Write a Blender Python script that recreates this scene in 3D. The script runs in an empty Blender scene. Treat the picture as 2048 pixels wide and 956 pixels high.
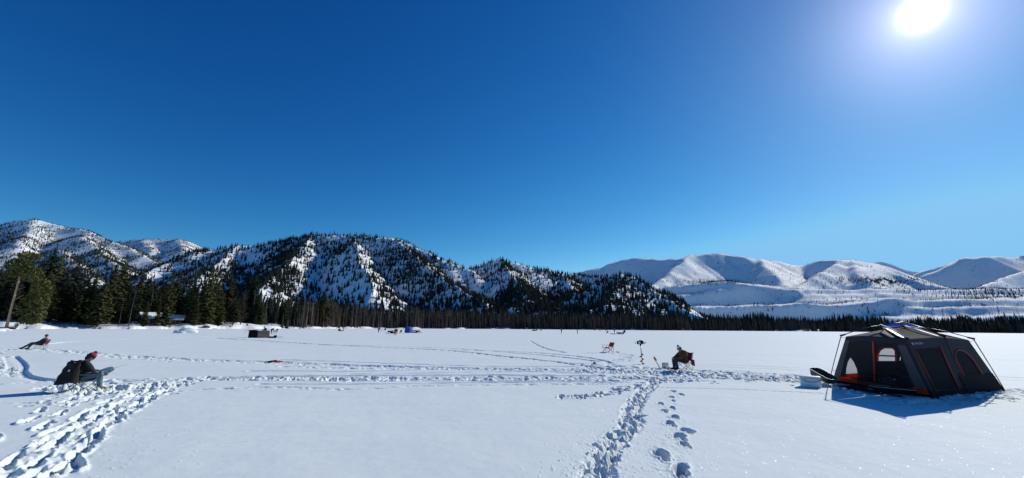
import bpy, bmesh, math, random
import numpy as np
from mathutils import Vector, Matrix, Euler, noise as mnoise
from mathutils.geometry import tessellate_polygon

R = math.radians
random.seed(7)
S = bpy.context.scene
COL = S.collection

# ------------------------------------------------------------------ camera
F_PX, H_CAM = 800.0, 1.8
ROLL = 0.0095
PITCH = math.atan((654.5 - 478) / F_PX)
cam = bpy.data.cameras.new('camera')
cam.sensor_width = 36.0
cam.lens = 36.0 * F_PX / 2048
cam.clip_start, cam.clip_end = 0.1, 40000
camo = bpy.data.objects.new('camera', cam)
COL.objects.link(camo)
CM = Matrix.Translation((0, 0, H_CAM)) @ Matrix.Rotation(R(90) + PITCH, 4, 'X') @ Matrix.Rotation(ROLL, 4, 'Z')
camo.matrix_world = CM
S.camera = camo
CR = CM.to_3x3()
CRI = CR.inverted()
CRI_NP = np.array(CRI)


def ray(px, py):
    return CR @ Vector(((px - 1024) / F_PX, -(py - 478) / F_PX, -1))


def gnd(px, py, z=0.0):
    r = ray(px, py)
    return Vector((0, 0, H_CAM)) + r * ((z - H_CAM) / r.z)


def at(px, py, d):
    r = ray(px, py)
    return Vector((0, 0, H_CAM)) + r * (d / r.y)


def on_plane(px, py, p0, n):
    r = ray(px, py)
    o = Vector((0, 0, H_CAM))
    return o + r * ((p0 - o).dot(n) / r.dot(n))


def project(x, y, z):
    c = np.tensordot(CRI_NP, np.stack([x, y, z - H_CAM]), 1)
    return 1024 + F_PX * c[0] / -c[2], 478 - F_PX * c[1] / -c[2]


# ------------------------------------------------------------------ sky and sun
SUN = ray(1842, 26).normalized()
SUN_EL = math.asin(SUN.z)
SUN_AZ = math.atan2(SUN.x, SUN.y)          # clockwise from +Y
w = bpy.data.worlds.new('World')
S.world = w
w.use_nodes = True
nt = w.node_tree
nt.nodes.clear()
N = nt.nodes.new
wo = N('ShaderNodeOutputWorld')
bg = N('ShaderNodeBackground')
sky = N('ShaderNodeTexSky')
sky.sky_type = 'NISHITA'
sky.sun_disc = False
sky.sun_elevation = SUN_EL
sky.sun_rotation = SUN_AZ
sky.altitude = 1200
sky.air_density = 1.0
sky.dust_density = 0.15
sky.ozone_density = 3.5
# the camera's deep winter blue: a separate gamma for each channel of the sky
sep = N('ShaderNodeSeparateColor')
cmb = N('ShaderNodeCombineColor')
nt.links.new(sky.outputs[0], sep.inputs[0])
SKY_FIT = ((2.4, 0.150), (1.45, 0.119), (1.02, 0.106))     # gamma, gain for red, green, blue


def mth(op, a, b=None):
    m = N('ShaderNodeMath')
    m.operation = op
    for i, v in enumerate((a, b)):
        if v is None:
            continue
        if isinstance(v, (int, float)):
            m.inputs[i].default_value = v
        else:
            nt.links.new(v, m.inputs[i])
    return m.outputs[0]


ch_ = [mth('MULTIPLY', mth('POWER', mth('MULTIPLY', sep.outputs[i_], gn_), ga_), 10.0)
       for i_, (ga_, gn_) in enumerate(SKY_FIT)]
b_out = mth('MINIMUM', ch_[2], 8.8)
g_out = mth('MINIMUM', ch_[1], mth('MULTIPLY', b_out, 0.62))
r_out = mth('MINIMUM', ch_[0], mth('MULTIPLY', g_out, 0.42))
for i_, c_ in enumerate((r_out, g_out, b_out)):
    nt.links.new(c_, cmb.inputs[i_])
# the sun itself: a small overexposed disc and its aureole, in world directions
tc = N('ShaderNodeTexCoord')
dt = N('ShaderNodeVectorMath')
dt.operation = 'DOT_PRODUCT'
dt.inputs[1].default_value = SUN
nrm = N('ShaderNodeVectorMath')
nrm.operation = 'NORMALIZE'
nt.links.new(tc.outputs['Generated'], nrm.inputs[0])
nt.links.new(nrm.outputs[0], dt.inputs[0])


dpos = mth('MAXIMUM', dt.outputs['Value'], 0.0)
g1 = mth('ADD', mth('MULTIPLY', mth('POWER', dpos, 6500.0), 28.0), mth('MULTIPLY', mth('POWER', dpos, 1100.0), 5.0))
g2 = mth('MULTIPLY', mth('POWER', dpos, 160.0), 3.6)
g3 = mth('MULTIPLY', mth('POWER', dpos, 22.0), 0.9)
glow = mth('ADD', g1, mth('ADD', g2, g3))
gcol = N('ShaderNodeVectorMath')
gcol.operation = 'SCALE'
gcol.inputs[0].default_value = (1.0, 0.90, 1.05)
nt.links.new(glow, gcol.inputs['Scale'])
addc = N('ShaderNodeVectorMath')
addc.operation = 'ADD'
nt.links.new(cmb.outputs[0], addc.inputs[0])
nt.links.new(gcol.outputs[0], addc.inputs[1])
nt.links.new(addc.outputs[0], bg.inputs['Color'])
bg.inputs['Strength'].default_value = 0.1
nt.links.new(bg.outputs[0], wo.inputs[0])

sl = bpy.data.lights.new('sun', 'SUN')
sl.energy = 3.75
sl.angle = R(0.5)
sl.color = (1.0, 0.965, 0.875)
so = bpy.data.objects.new('sun', sl)
COL.objects.link(so)
so.rotation_euler = SUN.to_track_quat('Z', 'Y').to_euler()
so.location = (20, 20, 40)
S.view_settings.view_transform = 'Standard'
S.view_settings.look = 'None'
S.view_settings.exposure = 0.0
S.view_settings.gamma = 1.0
S.view_settings.use_curve_mapping = False
S.cycles.use_denoising = True
S.cycles.max_bounces = 6
S.cycles.diffuse_bounces = 1
S.cycles.transparent_max_bounces = 12
S.cycles.sample_clamp_indirect = 6.0

# ------------------------------------------------------------------ numpy noise


def vnoise(x, y, seed=0):
    xi = np.floor(x).astype(np.int64)
    yi = np.floor(y).astype(np.int64)
    fx = x - xi
    fy = y - yi
    fx = fx * fx * fx * (fx * (fx * 6 - 15) + 10)
    fy = fy * fy * fy * (fy * (fy * 6 - 15) + 10)

    def hsh(a, b):
        h = (a * 374761393 + b * 668265263 + seed * 974634777) & 0xffffffff
        h = ((h ^ (h >> 13)) * 1274126177) & 0xffffffff
        h = ((h ^ (h >> 16)) * 2246822519) & 0xffffffff
        h = h ^ (h >> 13)
        return h / 4294967296.0
    a = hsh(xi, yi)
    b = hsh(xi + 1, yi)
    c = hsh(xi, yi + 1)
    d = hsh(xi + 1, yi + 1)
    return ((a * (1 - fx) + b * fx) * (1 - fy) + (c * (1 - fx) + d * fx) * fy) * 2 - 1


def fbm(x, y, octs=4, seed=0, gain=0.5):
    s = 0
    a = 1.0
    t = 0
    for i in range(octs):
        s = s + a * vnoise(x * 2 ** i + 17.3 * i, y * 2 ** i - 9.1 * i, seed + i)
        t += a
        a *= gain
    return s / t


def ridged(x, y, octs=4, seed=0):
    s = 0
    a = 1.0
    t = 0
    for i in range(octs):
        s = s + a * (1 - 2 * np.abs(vnoise(x * 2 ** i + 5.3 * i, y * 2 ** i + 3.7 * i, seed + i)))
        t += a
        a *= 0.5
    return s / t


def sstep(a, b, x):
    t = np.clip((x - a) / (b - a), 0, 1)
    return t * t * (3 - 2 * t)


# ------------------------------------------------------------------ materials
MATS = {}


def mat(name, col, rough=0.7, metal=0.0, var=0.12, scale=8.0, bump=0.0, bscale=40.0, alpha=1.0, transl=0.0, spec=0.4,
        rand=0.0):
    if name in MATS:
        return MATS[name]
    m = bpy.data.materials.new(name)
    m.use_nodes = True
    t = m.node_tree
    b = t.nodes['Principled BSDF']
    out = t.nodes['Material Output']
    b.inputs['Roughness'].default_value = rough
    b.inputs['Metallic'].default_value = metal
    b.inputs['Specular IOR Level'].default_value = spec
    tcn = t.nodes.new('ShaderNodeTexCoord')
    nz = t.nodes.new('ShaderNodeTexNoise')
    nz.inputs['Scale'].default_value = scale
    nz.inputs['Detail'].default_value = 5
    t.links.new(tcn.outputs['Object'], nz.inputs['Vector'])
    mx = t.nodes.new('ShaderNodeMix')
    mx.data_type = 'RGBA'
    c = Vector(col[:3])
    mx.inputs['A'].default_value = (*(c * (1 - var)), 1)
    mx.inputs['B'].default_value = (*(c * (1 + var)), 1)
    t.links.new(nz.outputs['Fac'], mx.inputs['Factor'])
    last = mx.outputs['Result']
    if rand > 0:
        oi = t.nodes.new('ShaderNodeObjectInfo')
        h = t.nodes.new('ShaderNodeHueSaturation')
        mr = t.nodes.new('ShaderNodeMapRange')
        mr.inputs['To Min'].default_value = 1 - rand
        mr.inputs['To Max'].default_value = 1 + rand
        t.links.new(oi.outputs['Random'], mr.inputs['Value'])
        t.links.new(mr.outputs[0], h.inputs['Value'])
        t.links.new(last, h.inputs['Color'])
        last = h.outputs[0]
    t.links.new(last, b.inputs['Base Color'])
    if bump > 0:
        n2 = t.nodes.new('ShaderNodeTexNoise')
        n2.inputs['Scale'].default_value = bscale
        n2.inputs['Detail'].default_value = 6
        bp = t.nodes.new('ShaderNodeBump')
        bp.inputs['Strength'].default_value = bump
        bp.inputs['Distance'].default_value = 0.02
        t.links.new(tcn.outputs['Object'], n2.inputs['Vector'])
        t.links.new(n2.outputs['Fac'], bp.inputs['Height'])
        t.links.new(bp.outputs[0], b.inputs['Normal'])
    sh = b.outputs[0]
    if transl > 0:
        tr = t.nodes.new('ShaderNodeBsdfTranslucent')
        t.links.new(last, tr.inputs['Color'])
        ms = t.nodes.new('ShaderNodeMixShader')
        ms.inputs[0].default_value = transl
        t.links.new(sh, ms.inputs[1])
        t.links.new(tr.outputs[0], ms.inputs[2])
        sh = ms.outputs[0]
    if alpha < 1:
        tp = t.nodes.new('ShaderNodeBsdfTransparent')
        ms = t.nodes.new('ShaderNodeMixShader')
        ms.inputs[0].default_value = alpha
        t.links.new(tp.outputs[0], ms.inputs[1])
        t.links.new(sh, ms.inputs[2])
        sh = ms.outputs[0]
    t.links.new(sh, out.inputs['Surface'])
    MATS[name] = m
    return m


def snow_mat():
    m = bpy.data.materials.new('snow')
    m.use_nodes = True
    t = m.node_tree
    b = t.nodes['Principled BSDF']
    b.inputs['Roughness'].default_value = 0.75
    b.inputs['Specular IOR Level'].default_value = 0.08
    ge = t.nodes.new('ShaderNodeNewGeometry')
    n1 = t.nodes.new('ShaderNodeTexNoise')
    n1.inputs['Scale'].default_value = 0.35
    n1.inputs['Detail'].default_value = 6
    t.links.new(ge.outputs['Position'], n1.inputs['Vector'])
    mx = t.nodes.new('ShaderNodeMix')
    mx.data_type = 'RGBA'
    mx.inputs['A'].default_value = (0.76, 0.82, 0.805, 1)
    mx.inputs['B'].default_value = (0.83, 0.88, 0.86, 1)
    t.links.new(n1.outputs['Fac'], mx.inputs['Factor'])
    t.links.new(mx.outputs['Result'], b.inputs['Base Color'])
    n2 = t.nodes.new('ShaderNodeTexNoise')
    n2.inputs['Scale'].default_value = 55
    n2.inputs['Detail'].default_value = 5
    n2.inputs['Roughness'].default_value = 0.7
    n3 = t.nodes.new('ShaderNodeTexNoise')
    n3.inputs['Scale'].default_value = 5
    n3.inputs['Detail'].default_value = 6
    for n in (n2, n3):
        t.links.new(ge.outputs['Position'], n.inputs['Vector'])
    b1 = t.nodes.new('ShaderNodeBump')
    b1.inputs['Strength'].default_value = 0.35
    b1.inputs['Distance'].default_value = 0.006
    b2 = t.nodes.new('ShaderNodeBump')
    b2.inputs['Strength'].default_value = 0.35
    b2.inputs['Distance'].default_value = 0.02
    t.links.new(n2.outputs['Fac'], b1.inputs['Height'])
    t.links.new(n3.outputs['Fac'], b2.inputs['Height'])
    t.links.new(b1.outputs[0], b2.inputs['Normal'])
    t.links.new(b2.outputs[0], b.inputs['Normal'])
    # ice crystals: a few flakes with their own tilt that catch the low sun
    vo = t.nodes.new('ShaderNodeTexVoronoi')
    vo.inputs['Scale'].default_value = 110
    t.links.new(ge.outputs['Position'], vo.inputs['Vector'])
    sb = t.nodes.new('ShaderNodeVectorMath')
    sb.operation = 'SUBTRACT'
    sb.inputs[1].default_value = (.5, .5, .5)
    t.links.new(vo.outputs['Color'], sb.inputs[0])
    ad = t.nodes.new('ShaderNodeVectorMath')
    ad.operation = 'ADD'
    t.links.new(sb.outputs[0], ad.inputs[0])
    t.links.new(ge.outputs['Normal'], ad.inputs[1])
    no = t.nodes.new('ShaderNodeVectorMath')
    no.operation = 'NORMALIZE'
    t.links.new(ad.outputs[0], no.inputs[0])
    gl = t.nodes.new('ShaderNodeBsdfGlossy')
    gl.inputs['Roughness'].default_value = 0.22
    t.links.new(no.outputs[0], gl.inputs['Normal'])
    wn = t.nodes.new('ShaderNodeTexWhiteNoise')
    t.links.new(vo.outputs['Position'], wn.inputs['Vector'])
    gt = t.nodes.new('ShaderNodeMath')
    gt.operation = 'GREATER_THAN'
    gt.inputs[1].default_value = 0.93
    t.links.new(wn.outputs['Value'], gt.inputs[0])
    mu = t.nodes.new('ShaderNodeMath')
    mu.operation = 'MULTIPLY'
    mu.inputs[1].default_value = 0.028
    t.links.new(gt.outputs[0], mu.inputs[0])
    ms = t.nodes.new('ShaderNodeMixShader')
    t.links.new(mu.outputs[0], ms.inputs[0])
    t.links.new(b.outputs[0], ms.inputs[1])
    t.links.new(gl.outputs[0], ms.inputs[2])
    t.links.new(ms.outputs[0], t.nodes['Material Output'].inputs['Surface'])
    return m


def hill_mat():
    m = bpy.data.materials.new('hill_snow')
    m.use_nodes = True
    t = m.node_tree
    b = t.nodes['Principled BSDF']
    b.inputs['Roughness'].default_value = 0.8
    b.inputs['Specular IOR Level'].default_value = 0.15
    ge = t.nodes.new('ShaderNodeNewGeometry')
    mp = t.nodes.new('ShaderNodeMapping')
    mp.inputs['Scale'].default_value = (1, 1, 2.2)
    t.links.new(ge.outputs['Position'], mp.inputs['Vector'])
    n1 = t.nodes.new('ShaderNodeTexNoise')
    n1.inputs['Scale'].default_value = 0.035
    n1.inputs['Detail'].default_value = 8
    n1.inputs['Roughness'].default_value = 0.65
    t.links.new(mp.outputs[0], n1.inputs['Vector'])
    cr = t.nodes.new('ShaderNodeValToRGB')
    cr.color_ramp.elements[0].position = 0.62
    cr.color_ramp.elements[0].color = (0.90, 0.92, 0.89, 1)
    cr.color_ramp.elements[1].position = 0.70
    cr.color_ramp.elements[1].color = (0.16, 0.14, 0.12, 1)
    t.links.new(n1.outputs['Fac'], cr.inputs[0])
    t.links.new(cr.outputs[0], b.inputs['Base Color'])
    n2 = t.nodes.new('ShaderNodeTexNoise')
    n2.inputs['Scale'].default_value = 0.05
    n2.inputs['Detail'].default_value = 8
    n2.inputs['Roughness'].default_value = 0.62
    t.links.new(mp.outputs[0], n2.inputs['Vector'])
    bp = t.nodes.new('ShaderNodeBump')
    bp.inputs['Strength'].default_value = 0.8
    bp.inputs['Distance'].default_value = 2.4
    t.links.new(n2.outputs['Fac'], bp.inputs['Height'])
    t.links.new(bp.outputs[0], b.inputs['Normal'])
    return m


M_SNOW = snow_mat()
M_HILL = hill_mat()

# ------------------------------------------------------------------ object helpers


def np_mesh(name, v, f, material=None, smooth=True):
    me = bpy.data.meshes.new(name)
    v = np.asarray(v, dtype=np.float32)
    f = np.asarray(f, dtype=np.int32)
    n = f.shape[1]
    me.vertices.add(len(v))
    me.vertices.foreach_set('co', v.ravel())
    me.loops.add(f.size)
    me.loops.foreach_set('vertex_index', f.ravel())
    me.polygons.add(len(f))
    me.polygons.foreach_set('loop_start', np.arange(0, f.size, n, dtype=np.int32))
    me.update(calc_edges=True)
    me.polygons.foreach_set('use_smooth', np.full(len(f), smooth, dtype=bool))
    if material:
        me.materials.append(material)
    return me


def link(name, me, parent=None):
    o = bpy.data.objects.new(name, me)
    COL.objects.link(o)
    if parent is not None:
        o.parent = parent
    return o


def tag(o, label=None, cat=None, group=None, kind=None):
    if label:
        o['label'] = label
    if cat:
        o['category'] = cat
    if group:
        o['group'] = group
    if kind:
        o['kind'] = kind
    return o


def empty(name, loc, rotz=0.0, label=None, cat=None, group=None):
    o = bpy.data.objects.new(name, None)
    COL.objects.link(o)
    o.location = loc
    o.rotation_euler = (0, 0, rotz)
    return tag(o, label, cat, group)


def fin(name, bm, m, parent=None, smooth=False, bevel=0.0):
    if bevel > 0:
        bmesh.ops.bevel(bm, geom=list(bm.edges), offset=bevel, segments=2, affect='EDGES', profile=0.5,
                        clamp_overlap=True)
    bmesh.ops.recalc_face_normals(bm, faces=bm.faces)
    me = bpy.data.meshes.new(name)
    bm.to_mesh(me)
    bm.free()
    me.materials.append(m)
    if smooth:
        me.polygons.foreach_set('use_smooth', np.ones(len(me.polygons), dtype=bool))
    return link(name, me, parent)


def NB():
    return bmesh.new()


def box(bm, c, s, rot=None):
    M = Matrix.Translation(c)
    if rot is not None:
        M = M @ (rot if isinstance(rot, Matrix) else Euler(rot).to_matrix().to_4x4())
    M = M @ Matrix.Diagonal((*s, 1))
    bmesh.ops.create_cube(bm, size=1, matrix=M)


def ell(bm, c, s, rot=None, sub=3):
    M = Matrix.Translation(c)
    if rot is not None:
        M = M @ Euler(rot).to_matrix().to_4x4()
    M = M @ Matrix.Diagonal((*s, 1))
    bmesh.ops.create_icosphere(bm, subdivisions=sub, radius=1, matrix=M)


def seg(bm, a, b, r1, r2=None, n=8, caps=True):
    a, b = Vector(a), Vector(b)
    d = b - a
    if d.length < 1e-6:
        return
    M = Matrix.Translation((a + b) / 2) @ d.to_track_quat('Z', 'Y').to_matrix().to_4x4()
    bmesh.ops.create_cone(bm, cap_ends=caps, segments=n, radius1=r1, radius2=r1 if r2 is None else r2,
                          depth=d.length, matrix=M)


def tube(bm, pts, r, n=8):
    """one swept tube through the points"""
    pts = [Vector(p) for p in pts]
    rs = r if isinstance(r, (list, tuple)) else [r] * len(pts)
    rings = []
    up = Vector((0, 0, 1))
    for i, p in enumerate(pts):
        d = (pts[min(i + 1, len(pts) - 1)] - pts[max(i - 1, 0)]).normalized()
        if abs(d.dot(up)) > 0.95:
            up = Vector((1, 0, 0))
        x = d.cross(up).normalized()
        y = x.cross(d).normalized()
        rings.append([bm.verts.new(p + (x * math.cos(2 * math.pi * k / n) + y * math.sin(2 * math.pi * k / n)) * rs[i])
                      for k in range(n)])
        up = y
    for a, b in zip(rings, rings[1:]):
        for k in range(n):
            bm.faces.new((a[k], a[(k + 1) % n], b[(k + 1) % n], b[k]))
    bm.faces.new(rings[0][::-1])
    bm.faces.new(rings[-1])


def chain(bm, pts, radii):
    for i, (p, r) in enumerate(zip(pts, radii)):
        ell(bm, p, (r, r, r), sub=2)
        if i:
            seg(bm, pts[i - 1], p, radii[i - 1], r, n=12)


def voxel(name, bm, vs, m, parent, smooth_it=3, noise_amp=0.0, noise_scale=12.0):
    """one continuous surface from overlapping shapes"""
    me = bpy.data.meshes.new(name + '_raw')
    bm.to_mesh(me)
    bm.free()
    o = bpy.data.objects.new(name + '_raw', me)
    COL.objects.link(o)
    md = o.modifiers.new('r', 'REMESH')
    md.mode = 'VOXEL'
    md.voxel_size = vs
    md.use_smooth_shade = True
    sm = o.modifiers.new('s', 'SMOOTH')
    sm.factor = 0.5
    sm.iterations = smooth_it
    dg = bpy.context.evaluated_depsgraph_get()
    out = bpy.data.meshes.new_from_object(o.evaluated_get(dg))
    bpy.data.objects.remove(o)
    bpy.data.meshes.remove(me)
    if noise_amp > 0 and len(out.vertices):
        n = len(out.vertices)
        co = np.empty(n * 3, dtype=np.float32)
        no = np.empty(n * 3, dtype=np.float32)
        out.vertices.foreach_get('co', co)
        out.vertices.foreach_get('normal', no)
        co = co.reshape(-1, 3)
        no = no.reshape(-1, 3)
        k = fbm(co[:, 0] * noise_scale + co[:, 2] * noise_scale * 1.7, co[:, 1] * noise_scale + co[:, 2] * noise_scale,
                3, 5)
        co += no * (k * noise_amp)[:, None]
        out.vertices.foreach_set('co', co.ravel())
    out.materials.clear()
    out.materials.append(m)
    out.polygons.foreach_set('use_smooth', np.ones(len(out.polygons), dtype=bool))
    out.name = name
    return link(name, out, parent)


def sheet(name, grid, thick, m, parent, smooth=True):
    """a cloth-like patch from a grid of points, with thickness"""
    g = np.array(grid, dtype=np.float32)
    a, b = g.shape[:2]
    v = g.reshape(-1, 3)
    i = np.arange(a * b).reshape(a, b)
    f = np.stack([i[:-1, :-1], i[1:, :-1], i[1:, 1:], i[:-1, 1:]], -1).reshape(-1, 4)
    bm = NB()
    vs = [bm.verts.new(p) for p in v]
    for q in f:
        bm.faces.new([vs[k] for k in q])
    bm.normal_update()
    bmesh.ops.solidify(bm, geom=list(bm.faces), thickness=thick)
    return fin(name, bm, m, parent, smooth)


def copy_tree(o, parent=None):
    c = o.copy()
    COL.objects.link(c)
    c.parent = parent
    for ch in list(o.children):
        copy_tree(ch, c)
    return c


# ------------------------------------------------------------------ the frozen lake: one sheet of snow
def P(*pts):
    return [gnd(x, y).xy.to_tuple() for x, y in pts]


th_d = np.radians(np.arange(-59, 59.01, 0.1))
th = np.concatenate([th_d, np.radians(np.arange(63, 300, 6.0))])
rr = [0.0, 0.5, 1.0, 1.6, 2.3, 3.0, 3.6]
r = 4.1
while r < 430:
    rr.append(r)
    r *= 1.0039
while r < 9000:
    rr.append(r)
    r *= 1.12
rr = np.array(rr)
TH, RR = np.meshgrid(th, rr)
GX = RR * np.sin(TH)
GY = RR * np.cos(TH)
GZ = 0.006 * ridged((GX + .4 * GY) / 1.5, (GY - .4 * GX) / .42, 3, 6) * np.clip(fbm(GX / 5, GY / 5, 2, 8) * 2 + .5, 0, 1) + 0.022 * fbm(GX / 3.1, GY / 2.3, 3, 2) + 0.007 * fbm(GX / 0.7, GY / 0.9, 3, 4)
nd = len(th_d)


def seg_dist(pl, X, Y):
    D = np.full(X.shape, 1e9, dtype=np.float64)
    SGN = np.zeros(X.shape)
    for (x0, y0), (x1, y1) in zip(pl, pl[1:]):
        dx, dy = x1 - x0, y1 - y0
        L2 = dx * dx + dy * dy
        t = np.clip(((X - x0) * dx + (Y - y0) * dy) / L2, 0, 1)
        ex = X - (x0 + t * dx)
        ey = Y - (y0 + t * dy)
        d = np.hypot(ex, ey)
        s = np.sign(dx * ey - dy * ex)
        m = d < D
        D = np.where(m, d, D)
        SGN = np.where(m, s, SGN)
    return D, SGN


def smooth_pl(pl, n=8):
    out = []
    q = [pl[0]] + list(pl) + [pl[-1]]
    for i in range(1, len(q) - 2):
        for k in range(n):
            t = k / n
            o = []
            for c in (0, 1):
                a, b, d, e = q[i - 1][c], q[i][c], q[i + 1][c], q[i + 2][c]
                o.append(0.5 * (2 * b + (d - a) * t + (2 * a - 5 * b + 4 * d - e) * t * t + (3 * b - a - 3 * d + e) * t ** 3))
            out.append(tuple(o))
    out.append(pl[-1])
    return out


def row_window(pl, pad):
    rs = [math.hypot(*p) for p in pl]
    a = np.searchsorted(rr, max(min(rs) * 0.95 - pad, 0.1))
    b = np.searchsorted(rr, max(rs) * 1.03 + pad)
    return slice(max(a, 1), min(b, len(rr)))


def rough_mask(pl, wid):
    w_ = row_window(pl, wid + 1)
    X, Y = GX[w_, :nd], GY[w_, :nd]
    D, _ = seg_dist(pl, X, Y)
    D = D + 0.25 * wid * vnoise(X / 0.6, Y / 0.6, 9)
    return w_, X, Y, 1 - sstep(wid * 0.6, wid, D)


def trample(pl, wid, amp=0.05, sc=0.22, sink=0.03):
    w_, X, Y, m = rough_mask(pl, wid)
    if min(math.hypot(*p) for p in pl) < 9:
        sc = sc * .6
    r1 = ridged(X / (sc * 2.2), Y / (sc * 1.6), 4, 21)
    r2 = vnoise(X / sc, Y / sc, 33)
    r3 = vnoise(X / sc * 2.3, Y / sc * 2.3, 34)
    k = np.interp(np.hypot(X, Y), [8, 18, 40, 70], [0.55, 1.2, 1.9, 2.4])
    GZ[w_, :nd] += m * k * (amp * (0.9 * r1 + 0.7 * r2 + 0.45 * r3) - sink)


def groove(pl, wid, depth, rim=0.3, jag=0.0):
    w_ = row_window(pl, wid * 3 + 0.5)
    X, Y = GX[w_, :nd], GY[w_, :nd]
    D, _ = seg_dist(pl, X, Y)
    if jag:
        D = D + jag * wid * vnoise(X / (wid * 1.2), Y / (wid * 1.2), 12)
    q = D / wid
    GZ[w_, :nd] += -depth * np.exp(-np.clip(q, 0, 9) ** 4) + depth * rim * np.exp(-((q - 1.55) / 0.4) ** 2) * (
        0.6 + 0.6 * vnoise(X / 0.35, Y / 0.35, 13))


def stamp(x, y, ang, ln, wd, dp, rim=0.35, sd=0):
    r0 = math.hypot(x, y)
    t0 = math.atan2(x, y)
    rad = ln * 1.9 + 0.02
    a, b = np.searchsorted(rr, [r0 - rad, r0 + rad])
    dth = rad / r0
    c, d = np.searchsorted(th_d, [t0 - dth, t0 + dth])
    if b <= a or d <= c:
        return
    X, Y = GX[a:b, c:d] - x, GY[a:b, c:d] - y
    ca, sa = math.cos(ang), math.sin(ang)
    u, v = X * ca + Y * sa, -X * sa + Y * ca
    nz = vnoise(X / (wd * 0.8) + sd * 3.1, Y / (wd * 0.8) + sd, 41)
    q = np.sqrt((u / ln) ** 2 + (v / wd) ** 2) + 0.16 * nz
    GZ[a:b, c:d] += (-dp * (1 - sstep(0.72, 1.02, q)) * (1 + 0.25 * nz)
                     + dp * rim * np.exp(-((q - 1.22) / 0.2) ** 2) * (0.55 + 0.7 * nz))


def footsteps(pl, step=0.62, spread=0.13, ln=0.15, wd=0.075, dp=0.11, jit=0.07, seed=0, drag=0.0, rim=0.35):
    rn = random.Random(seed)
    pl = smooth_pl(pl)
    side = 1
    carry = 0
    for (x0, y0), (x1, y1) in zip(pl, pl[1:]):
        L = math.hypot(x1 - x0, y1 - y0)
        if L < 1e-6:
            continue
        t = carry
        ang = math.atan2(y1 - y0, x1 - x0)
        while t < L:
            x = x0 + (x1 - x0) * t / L - math.sin(ang) * spread * side + rn.uniform(-jit, jit)
            y = y0 + (y1 - y0) * t / L + math.cos(ang) * spread * side + rn.uniform(-jit, jit)
            a2 = ang + rn.uniform(-0.25, 0.25)
            if drag:
                stamp(x - math.cos(ang) * ln * 1.6, y - math.sin(ang) * ln * 1.6, a2, ln * 2.2, wd * 0.8, dp * drag,
                      0.3, rn.random() * 9)
            stamp(x, y, a2, ln * rn.uniform(0.85, 1.2), wd * rn.uniform(0.85, 1.25), dp * rn.uniform(0.7, 1.2), rim,
                  rn.random() * 9)
            side = -side
            t += step * rn.uniform(0.8, 1.2)
        carry = t - L


# far thin ski and sled lines
for pl, wd, dp in [
    (P((-60, 693), (80, 689), (150, 683), (250, 679), (350, 676), (440, 672)), 0.20, 0.10),
    (P((860, 678), (1100, 682), (1350, 684), (1640, 689), (2100, 700)), 0.16, 0.05),
    (P((880, 686), (1100, 690), (1300, 688), (1500, 690), (1640, 686), (1560, 682)), 0.14, 0.05),
    (P((700, 674), (1000, 676), (1300, 680), (1700, 684), (2100, 688)), 0.22, 0.07),
    (P((200, 668), (500, 668), (900, 672), (1300, 673), (1800, 680)), 0.25, 0.08),
    (P((1390, 728), (1640, 737), (2100, 758)), 0.12, 0.03),
    (P((1390, 732), (1640, 741.5), (2100, 764)), 0.12, 0.03),
    (P((1380, 708), (1640, 712), (2100, 722)), 0.16, 0.03),
    (P((1200, 775), (1420, 777), (1640, 787), (1760, 797)), 0.05, 0.04),
    (P((-40, 664), (300, 665), (470, 668), (700, 671)), 0.25, 0.08),
    (P((100, 666), (350, 668), (420, 671)), 0.15, 0.07),
    (P((0, 676), (200, 670), (420, 673)), 0.15, 0.05),
    (P((700, 748), (950, 745), (1200, 743)), 0.08, 0.06),
    (P((230, 719), (480, 722), (700, 730)), 0.08, 0.05),
    (P((560, 719), (800, 727), (1000, 733), (1180, 734)), 0.12, 0.07),
    (P((600, 727), (820, 733), (1050, 738), (1220, 741)), 0.14, 0.08),
    (P((500, 742), (700, 743), (900, 740), (1200, 748)), 0.12, 0.06),
    (P((380, 756), (600, 752), (900, 751), (1200, 752)), 0.16, 0.08),
    (P((420, 760), (700, 761), (950, 761), (1230, 762)), 0.13, 0.07),
    (P((520, 768), (760, 768), (1000, 764), (1240, 765)), 0.10, 0.06),
    (P((700, 690), (900, 697), (1100, 712), (1200, 724)), 0.14, 0.08),
    (P((60, 681), (250, 676), (420, 675), (700, 680), (1000, 684)), 0.16, 0.07),
    (P((300, 690), (600, 688), (760, 694)), 0.14, 0.05),
    (P((1640, 762), (1400, 757), (1240, 757)), 0.10, 0.07),
]:
    groove(smooth_pl(pl, 4), wd, dp, 0.35)
# groomed sled track at the left, its deep outer edge, then running right
edge = smooth_pl(P((30, 712), (42, 722), (49, 733), (46, 741), (52, 749), (72, 756), (105, 760), (160, 760), (230, 761),
                   (380, 758)), 6)
groove(edge, 0.085, 0.085, 0.15)
for k, (dx, dy) in enumerate(((-7, 1), (-13, 1.5), (-20, 2), (-27, 2.5))):
    groove(smooth_pl(P((30 + dx * .8, 713), (42 + dx, 722 + dy), (49 + dx * 1.2, 733 + dy), (46 + dx * 1.2, 741 + dy),
                       (52 + dx * 1.1, 749 + dy), (72 + dx, 756 + dy * 1.2), (105 + dx * .5, 761 + dy * .8),
                       (160, 762 + dy)), 6), 0.048, 0.075, 0.1)
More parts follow.
